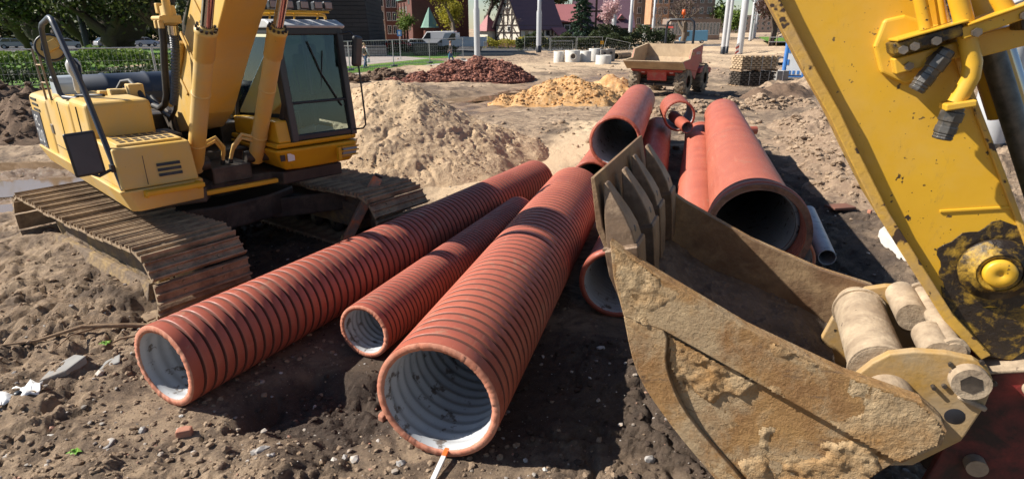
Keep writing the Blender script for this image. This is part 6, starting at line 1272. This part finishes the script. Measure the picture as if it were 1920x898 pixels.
# tenement and church
b1 = building('tenement', 'pale tenement with rows of windows beside the dark tower', (-36, 165), 0, 16, 12, 22, 'tenement'); windows(b1, .4, 15.6, 7, 1, 21, 6, 1.1, 2.0); 
b1b = building('tenement', 'brick-red tenement between the pale one and the church', (-30.6, 150), 0, 4.6, 10, 20, 'church'); windows(b1b, .3, 4.3, 3, 1, 19, 6, .8, 1.8)
ch_ = thing('brick_church', 'dark red brick church with tall pilasters and green roof edge', 'church', (-25.5, 140, 0), math.atan2(-22, 8.7)); MB().bb(0, 23.6, .6, 9, -.2, 8.4).build('wall', M['church'], ch_)
for i in range(8): MB().bb(.1 + i * 3.2, 1.0 + i * 3.2, .0, .62, -.2, 5.0).build('pilaster', M['church'], ch_, .05); MB().bb(.3 + i * 3.2, .8 + i * 3.2, -.2, .2, 5.0, 8.0).build('pier', M['church'], ch_, .05)
for i in range(7): MB().bb(1.3 + i * 3.2, 3.0 + i * 3.2, .55, .59, .3, 4.4).build('window', M['dark_glass'], ch_); MB().bb(1.6 + i * 3.2, 2.8 + i * 3.2, -.04, .0, 5.8, 7.2).build('window', M['dark_glass'], ch_)
MB().bb(-.1, 23.7, .0, .6, 5.0, 8.5).build('frieze', M['church'], ch_, .03); MB().prism([(-.5, 8.5), (9, 8.5), (9, 11), (4, 11)], 'x', -.2, 23.8).build('roof', M['copper'], ch_)
MB().bb(23.6, 27.5, -3.0, 6, -.2, 14).build('bell_tower', M['church'], ch_, .03)
for z in (2.5, 7): MB().bb(24.6, 26.0, -3.04, -2.98, z, z + 3).build('window', M['dark_glass'], ch_)
tu = thing('turret', 'small brick turret with pointed green copper roof', 'turret', (-15.0, 113, 0)); MB().lathe([(1.15, -.2), (1.15, 3.0), (1.28, 3.1)], (0, 0, 0), (0, 0, 1), 8, smooth=False).build('wall', M['church'], tu); MB().lathe([(1.7, 2.95), (1.55, 3.15), (.1, 6.3), (0, 6.4)], (0, 0, 0), (0, 0, 1), 8, smooth=False).build('roof', M['copper'], tu)
# half-timbered house
hh = thing('half_timbered_house', 'half-timbered house with cream gable and purple tiled roof', 'house', (1.3, 97, 0), R(41))
MB().bb(0, 9, 0, 6, -.2, 3.3).build('wall', M['plaster'], hh); MB().prism([(0, 3.3), (6, 3.3), (3, 8.4)], 'x', 0, 9).build('gable', M['plaster'], hh)
MB().bb(-.04, 9.04, -.04, 6.04, -.2, 1.1).build('brick_base', M['church'], hh)
tb_ = [((0, 0, 1.1), (0, 0, 3.3)), ((0, 6, 1.1), (0, 6, 3.3)), ((0, 2, 1.1), (0, 2, 5.6)), ((0, 4, 1.1), (0, 4, 5.6)), ((0, 0, 3.3), (0, 6, 3.3)), ((0, 1.0, 4.9), (0, 5.0, 4.9)), ((0, 2.0, 6.5), (0, 4.0, 6.5)), ((0, 3, 3.3), (0, 3, 8.2)), ((0, 0, 1.1), (0, 2, 3.3)), ((0, 6, 1.1), (0, 4, 3.3)), ((0, 2, 3.3), (0, 1.2, 4.9)), ((0, 4, 3.3), (0, 4.8, 4.9)), ((0, 3, 4.9), (0, 2.1, 6.5)), ((0, 3, 4.9), (0, 3.9, 6.5)), ((0, 0, 2.2), (0, 6, 2.2)),
       ((0, 0, 3.2), (9, 0, 3.2)), ((3, 0, 1.1), (3, 0, 3.2)), ((5, 0, 1.1), (5, 0, 3.2)), ((7, 0, 1.1), (7, 0, 3.2)), ((3, 0, 1.2), (5, 0, 3.1)), ((9, 0, 1.1), (9, 0, 3.2)), ((5, 0, 3.1), (7, 0, 1.2))]
for a, b_ in tb_:
    a = Vector(a); b_ = Vector(b_); off = Vector((-.03, 0, 0)) if a.x == b_.x == 0 else Vector((0, -.03, 0)); stick('timber', a + off, b_ + off, .17, .17, M['timber'], hh, 0)
for (y, z) in ((2.6, 2.75), (3.0, 5.6)): 
    o = MB().bb(-.09, -.02, y - .4, y + .4, z - .4, z + .4).build('window', M['white'], hh); MB().bb(-.10, -.05, y - .32, y + .32, z - .32, z + .32).build('pane', M['dark_glass'], o)
for x in (1.3, 6.0, 8): o = MB().bb(x - .5, x + .5, -.06, .0, 1.6, 2.6).build('window', M['white'], hh); MB().bb(x - .42, x + .42, -.075, -.03, 1.7, 2.5).build('pane', M['dark_glass'], o)
for s in (0, 1):
    q = [(-.45, 2.65), (3.0, 8.62), (3.0, 8.42), (-.38, 2.5)]; q = [(6 - p[0], p[1]) for p in q] if s else q; MB().prism(q, 'x', -.5, 9.4).build('roof', M['roof_purple'], hh)
    for a, b_ in ((q[0], q[1]),): stick('barge_board', (-.52, a[0], a[1] - .1), (-.52, b_[0], b_[1] - .1), .08, .25, M['timber'], hh, 0)
pr_ = MB().prism([(-1.9, 1.9), (.1, 3.2), (.1, 3.0), (-1.9, 1.7)], 'x', 6.5, 9.5).build('porch_roof', M['roof_pink'], hh)
for x in (6.6, 9.4): MB().bb(x - .07, x + .07, -1.85, -1.7, 0, 1.9).build('porch_post', M['timber'], hh)
sd2 = thing('side_annex', 'little annex with red roof left of the half-timbered gable', 'annex', (-4.0, 101, 0), R(41)); MB().bb(0, 2, 0, 2.2, -.2, 2.5).build('wall', M['plaster'], sd2); MB().bb(-.03, 2.03, -.03, 2.23, -.2, 1.0).build('brick_base', M['church'], sd2); MB().lathe([(2.1, 2.4), (.05, 4.9)], (1, 1.1, 0), (0, 0, 1), 4, smooth=False).build('roof', M['roof_pink'], sd2)
def roofhouse(lab, x0, x1, y, d, ze, zr, mat, dorm=0, name='house'):
    t = thing(name, lab, 'house', (x0, y, 0)); w_ = x1 - x0; MB().bb(.4, w_ - .4, .6, d - .6, -.2, ze + .3).build('wall', M['timber'], t)
    for s in (0, 1):
        q = [(0, ze), (d / 2, zr), (d / 2, zr - .18), (.1, ze - .15)]; q = [(d - p[0], p[1]) for p in q] if s else q; MB().prism(q, 'x', 0, w_).build('roof', M[mat], t)
    MB().prism([(.6, ze + .1), (d - .6, ze + .1), (d / 2, zr - .2)], 'x', .4, w_ - .4).build('gable', M['plaster'], t)
    for i in range(dorm): 
        xx = w_ * (.42 + .18 * i); zz_ = ze + (zr - ze) * .28; MB().prism([(xx - .7, zz_ - .1), (xx + .7, zz_ - .1), (xx, zz_ + .75)], 'y', d * .08, d * .30).build('dormer', M['roof_pink'], t); MB().prism([(xx - .42, zz_), (xx + .42, zz_), (xx, zz_ + .45)], 'y', d * .07, d * .079).build('dormer_window', M['dark_glass'], t)
    for i in range(3): o = MB().bb(.9 + i * w_ / 3.2, 1.9 + i * w_ / 3.2, .56, .6, .8, ze - .5).build('window', M['white'], t); MB().bb(1.0 + i * w_ / 3.2, 1.8 + i * w_ / 3.2, .54, .57, .9, ze - .6).build('pane', M['dark_glass'], o)
    return t
roofhouse('lower house with a red-pink tiled roof behind the fir', 6.6, 11.4, 106, 8, 3.9, 6.8, 'roof_pink'); rh = roofhouse('long house with purple roof and small triangular dormers', 11.0, 21.5, 108, 11, 2.9, 8.4, 'roof_purple', 3)
MB().bb(1.3, 2.2, 3.2, 3.9, 4.6, 7.6).build('chimney', M['plaster'], rh)
cr = thing('wooden_cross', 'dark wooden cross standing beside the magnolia', 'cross', (11.6, 86, 0)); MB().bb(-.13, .13, -.1, .1, 0, 6.6).build('cross_post', M['timber'], cr); MB().bb(-.85, .85, -.09, .09, 4.9, 5.15).build('cross_arm', M['timber'], cr)
# apartments, kiosk
ap = building('apartment_block', 'tall brown apartment block with many windows behind the dumper', (37, 190), R(3), 25, 14, 26, 'apt'); windows(ap, .5, 24.5, 10, .5, 24.5, 8, 1.0, 1.7)
for z in (3.6, 6.6): MB().bb(-.1, 25.1, -.25, .02, z, z + .25).build('cornice', M['apt'], ap)
ao = building('apartment_block', 'narrow orange-fronted apartment house left of the bare street tree', (39.6, 178), 0, 5.2, 8, 24, 'apt_o'); windows(ao, .3, 4.9, 3, .5, 23, 8, .9, 1.7)
lo_ = building('apartment_block', 'long low building with close pilasters seen through the roll bar', (41, 160), R(2), 13, 8, 5.2, 'apt'); windows(lo_, .2, 12.8, 14, .8, 4.6, 1, .5, 2.8)
ki = thing('kiosk', 'white street kiosk with red awning beside the bare tree', 'kiosk', (30.2, 140, 0)); MB().bb(0, 6, 0, 3, -.2, 3.3).build('wall', M['white'], ki); MB().bb(-.2, 6.2, -.3, 3.2, 3.3, 3.65).build('roof', M['grey_c'], ki)
MB().prism([(-1.3, 2.3), (0, 3.1), (0, 2.95), (-1.3, 2.15)], 'x', .2, 1.9).build('awning', M['red'], ki); MB().prism([(-1.0, 2.9), (0, 3.4), (0, 3.3), (-1.0, 2.8)], 'x', 4.4, 6.1).build('awning', M['red'], ki)
for x in (.5, 2.4, 4.3): MB().bb(x, x + 1.2, -.03, .0, .2, 2.2).build('window', M['dark_glass'], ki)
# far street end
for i, (x, y, w_, h) in enumerate(((95, 420, 60, 9), (150, 460, 60, 12))): b_ = building('apartment_block', ('hazy long building closing the street in the distance', 'second hazy building at the right end of the street')[i], (x, y), 0, w_, 12, h, 'tenement'); windows(b_, 1, w_ - 1, 14, 1, h - .5, 3, 1.6, 1.8)
# ------------------------------------------------------------------ vehicles
def car(lab, loc, rz, paint, kind='hatch', grp='cars parked along the street'):
    t = thing({'van': 'parked_van', 'truck': 'parked_truck'}.get(kind, 'parked_car'), lab, {'van': 'van', 'truck': 'truck'}.get(kind, 'car'), (*loc, .02), rz, grp)
    if kind == 'van': L_, w_, body, cab_ = 5.4, 1.95, [(-2.7, .4), (2.7, .4), (2.7, 1.0), (2.3, 1.25), (1.5, 2.35), (-2.65, 2.45), (-2.7, 1.2)], None
    elif kind == 'truck': L_, w_, body, cab_ = 5.6, 2.0, [(-2.8, .6), (2.8, .5), (2.8, 1.3), (2.4, 2.2), (.9, 2.3), (.85, 1.3), (-2.8, 1.3)], None
    else: L_, w_, body, cab_ = 4.1, 1.7, [(-2.05, .35), (2.05, .35), (2.08, .68), (1.75, .85), (.95, .98), (-1.9, 1.0), (-2.08, .8)], [(.95, .96), (.35, 1.42), (-1.3, 1.47), (-1.85, .98)]
    MB().prism(body, 'y', -w_ / 2, w_ / 2).build('body', paint, t, .08, 3)
    if cab_: MB().prism(cab_, 'y', -w_ / 2 + .1, w_ / 2 - .1).build('cabin', paint, t, .06, 3)
    for s in (-1, 1):
        yy = s * (w_ / 2 + (.002 if not cab_ else -.095))
        ws = [[(.80, 1.0), (.32, 1.36), (-.35, 1.39), (-.35, 1.0)], [(-.43, 1.0), (-.43, 1.39), (-1.2, 1.4), (-1.6, 1.0)]] if cab_ else [[(2.1, 1.35), (1.42, 2.2), (.95, 2.2), (.95, 1.35)]]
        for q in ws: MB().prism(q, 'y', yy - .006 * s, yy + .010 * s).build('window', M['dark_glass'], t)
    xx = {'van': [(2.28, 1.3), (1.53, 2.3)], 'truck': [(2.72, 1.4), (2.42, 2.15)]}.get(kind, [(.98, 1.0), (.38, 1.41)])
    for q, sg_ in ((xx, 1),) + ((([(-1.82, 1.02), (-1.34, 1.44)], -1),) if cab_ else ()):
        (a, b_), (c_, d_) = q; MB().add([(a + .012 * sg_, -w_ / 2 + .18, b_), (a + .012 * sg_, w_ / 2 - .18, b_), (c_ + .012 * sg_, w_ / 2 - .22, d_), (c_ + .012 * sg_, -w_ / 2 + .22, d_)], [(0, 1, 2, 3)]).build('windscreen', M['dark_glass'], t)
    for (x, y) in ((L_ * .31, 1), (L_ * .31, -1), (-L_ * .31, 1), (-L_ * .31, -1)):
        wh = MB().lathe([(.18, -.1), (.31, -.1), (.32, -.08), (.32, .08), (.31, .1), (.18, .1)], (x, y * (w_ / 2 - .09), .32), (0, 1, 0), 20).build('wheel', M['rubber'], t); MB().lathe([(0, .06 * y), (.19, .085 * y)], (x, y * (w_ / 2 - .07), .32), (0, 1, 0), 14).build('rim', M['galv'], wh)
    for s in (-1, 1): MB().box((L_ / 2 - .03, s * w_ * .36, .72 if cab_ else .9), (.1, .28, .14)).build('headlight', M['white'], t, .02); MB().box((-L_ / 2 + .01, s * w_ * .40, .78 if cab_ else 1.0), (.06, .16, .2)).build('tail_light', M['red'], t, .02)
    if kind == 'truck':
        for s in (-1, 1): MB().bb(-2.75, .8, s * .98 - .03, s * .98 + .03, 1.3, 1.75).build('drop_side', M['white'], t)
    return t
CP = {n: pm(n + '_car_paint', c_, .25, 0, c_, 2, coat=.6) for n, c_ in dict(red=(.38, .02, .02), white=(.72, .72, .74), silver=(.42, .43, .45), blue=(.04, .07, .16), black=(.02, .02, .025)).items()}
car('red car parked by the low hedge near the tower', (-15.6, 81.5), R(165), CP['red']); car('white hatchback parked beside the red car', (-12.6, 84), R(10), CP['white']); car('dark car parked half behind the tower foot', (-18.6, 83), R(170), CP['black']); car('silver car parked behind the dark container', (-9.0, 82.5), R(175), CP['silver'])
car('white panel van parked below the turret', (-11.0, 92), R(172), CP['white'], 'van', None); car('white drop-side truck parked left of the first mast', (-6.2, 80.5), R(170), CP['white'], 'truck', None); car('blue van seen under the roll bar of the dumper', (36.5, 124), R(170), pm('light_blue_paint', (.10, .26, .42), .3), 'van', None)
for i, (x, y, c_) in enumerate(((-72, 89, 'silver'), (-66, 91, 'white'), (-62.5, 95.5, 'silver'), (-60.5, 101, 'white'), (-57, 103, 'blue'), (-77, 93, 'black'))): car(c_ + ' car in the far car park ' + ('at its left end', 'behind the round mirror', 'between the tree trunks', 'right of the thick trunk', 'next to the boom', 'beyond the handrail')[i], (x, y), R(30 + 12 * i), CP[c_], 'hatch', 'cars in the far car park')
dc = thing('waste_container', 'black waste container on the lawn edge below the van', 'container', (-9.4, 66, 0), R(20)); MB().prism([(-1.1, .1), (1.1, .1), (1.3, 1.25), (-1.3, 1.25)], 'y', -.7, .7).build('container_body', M['black'], dc, .03); MB().bb(-1.35, 1.35, -.75, .75, 1.25, 1.33).build('lid', M['black'], dc, .02)
rs = thing('road_sign', 'small blue road sign on a post behind the lawn', 'sign', (-10.6, 58, 0), R(10)); MB().cyl((0, 0, 0), (0, 0, 2.7), .035, n=8).build('post', M['galv'], rs); MB().box((0, -.04, 2.4), (.42, .02, .55)).build('sign_board', M['blue'], rs); MB().box((0, -.053, 2.4), (.2, .006, .28)).build('sign_mark', M['white'], rs)
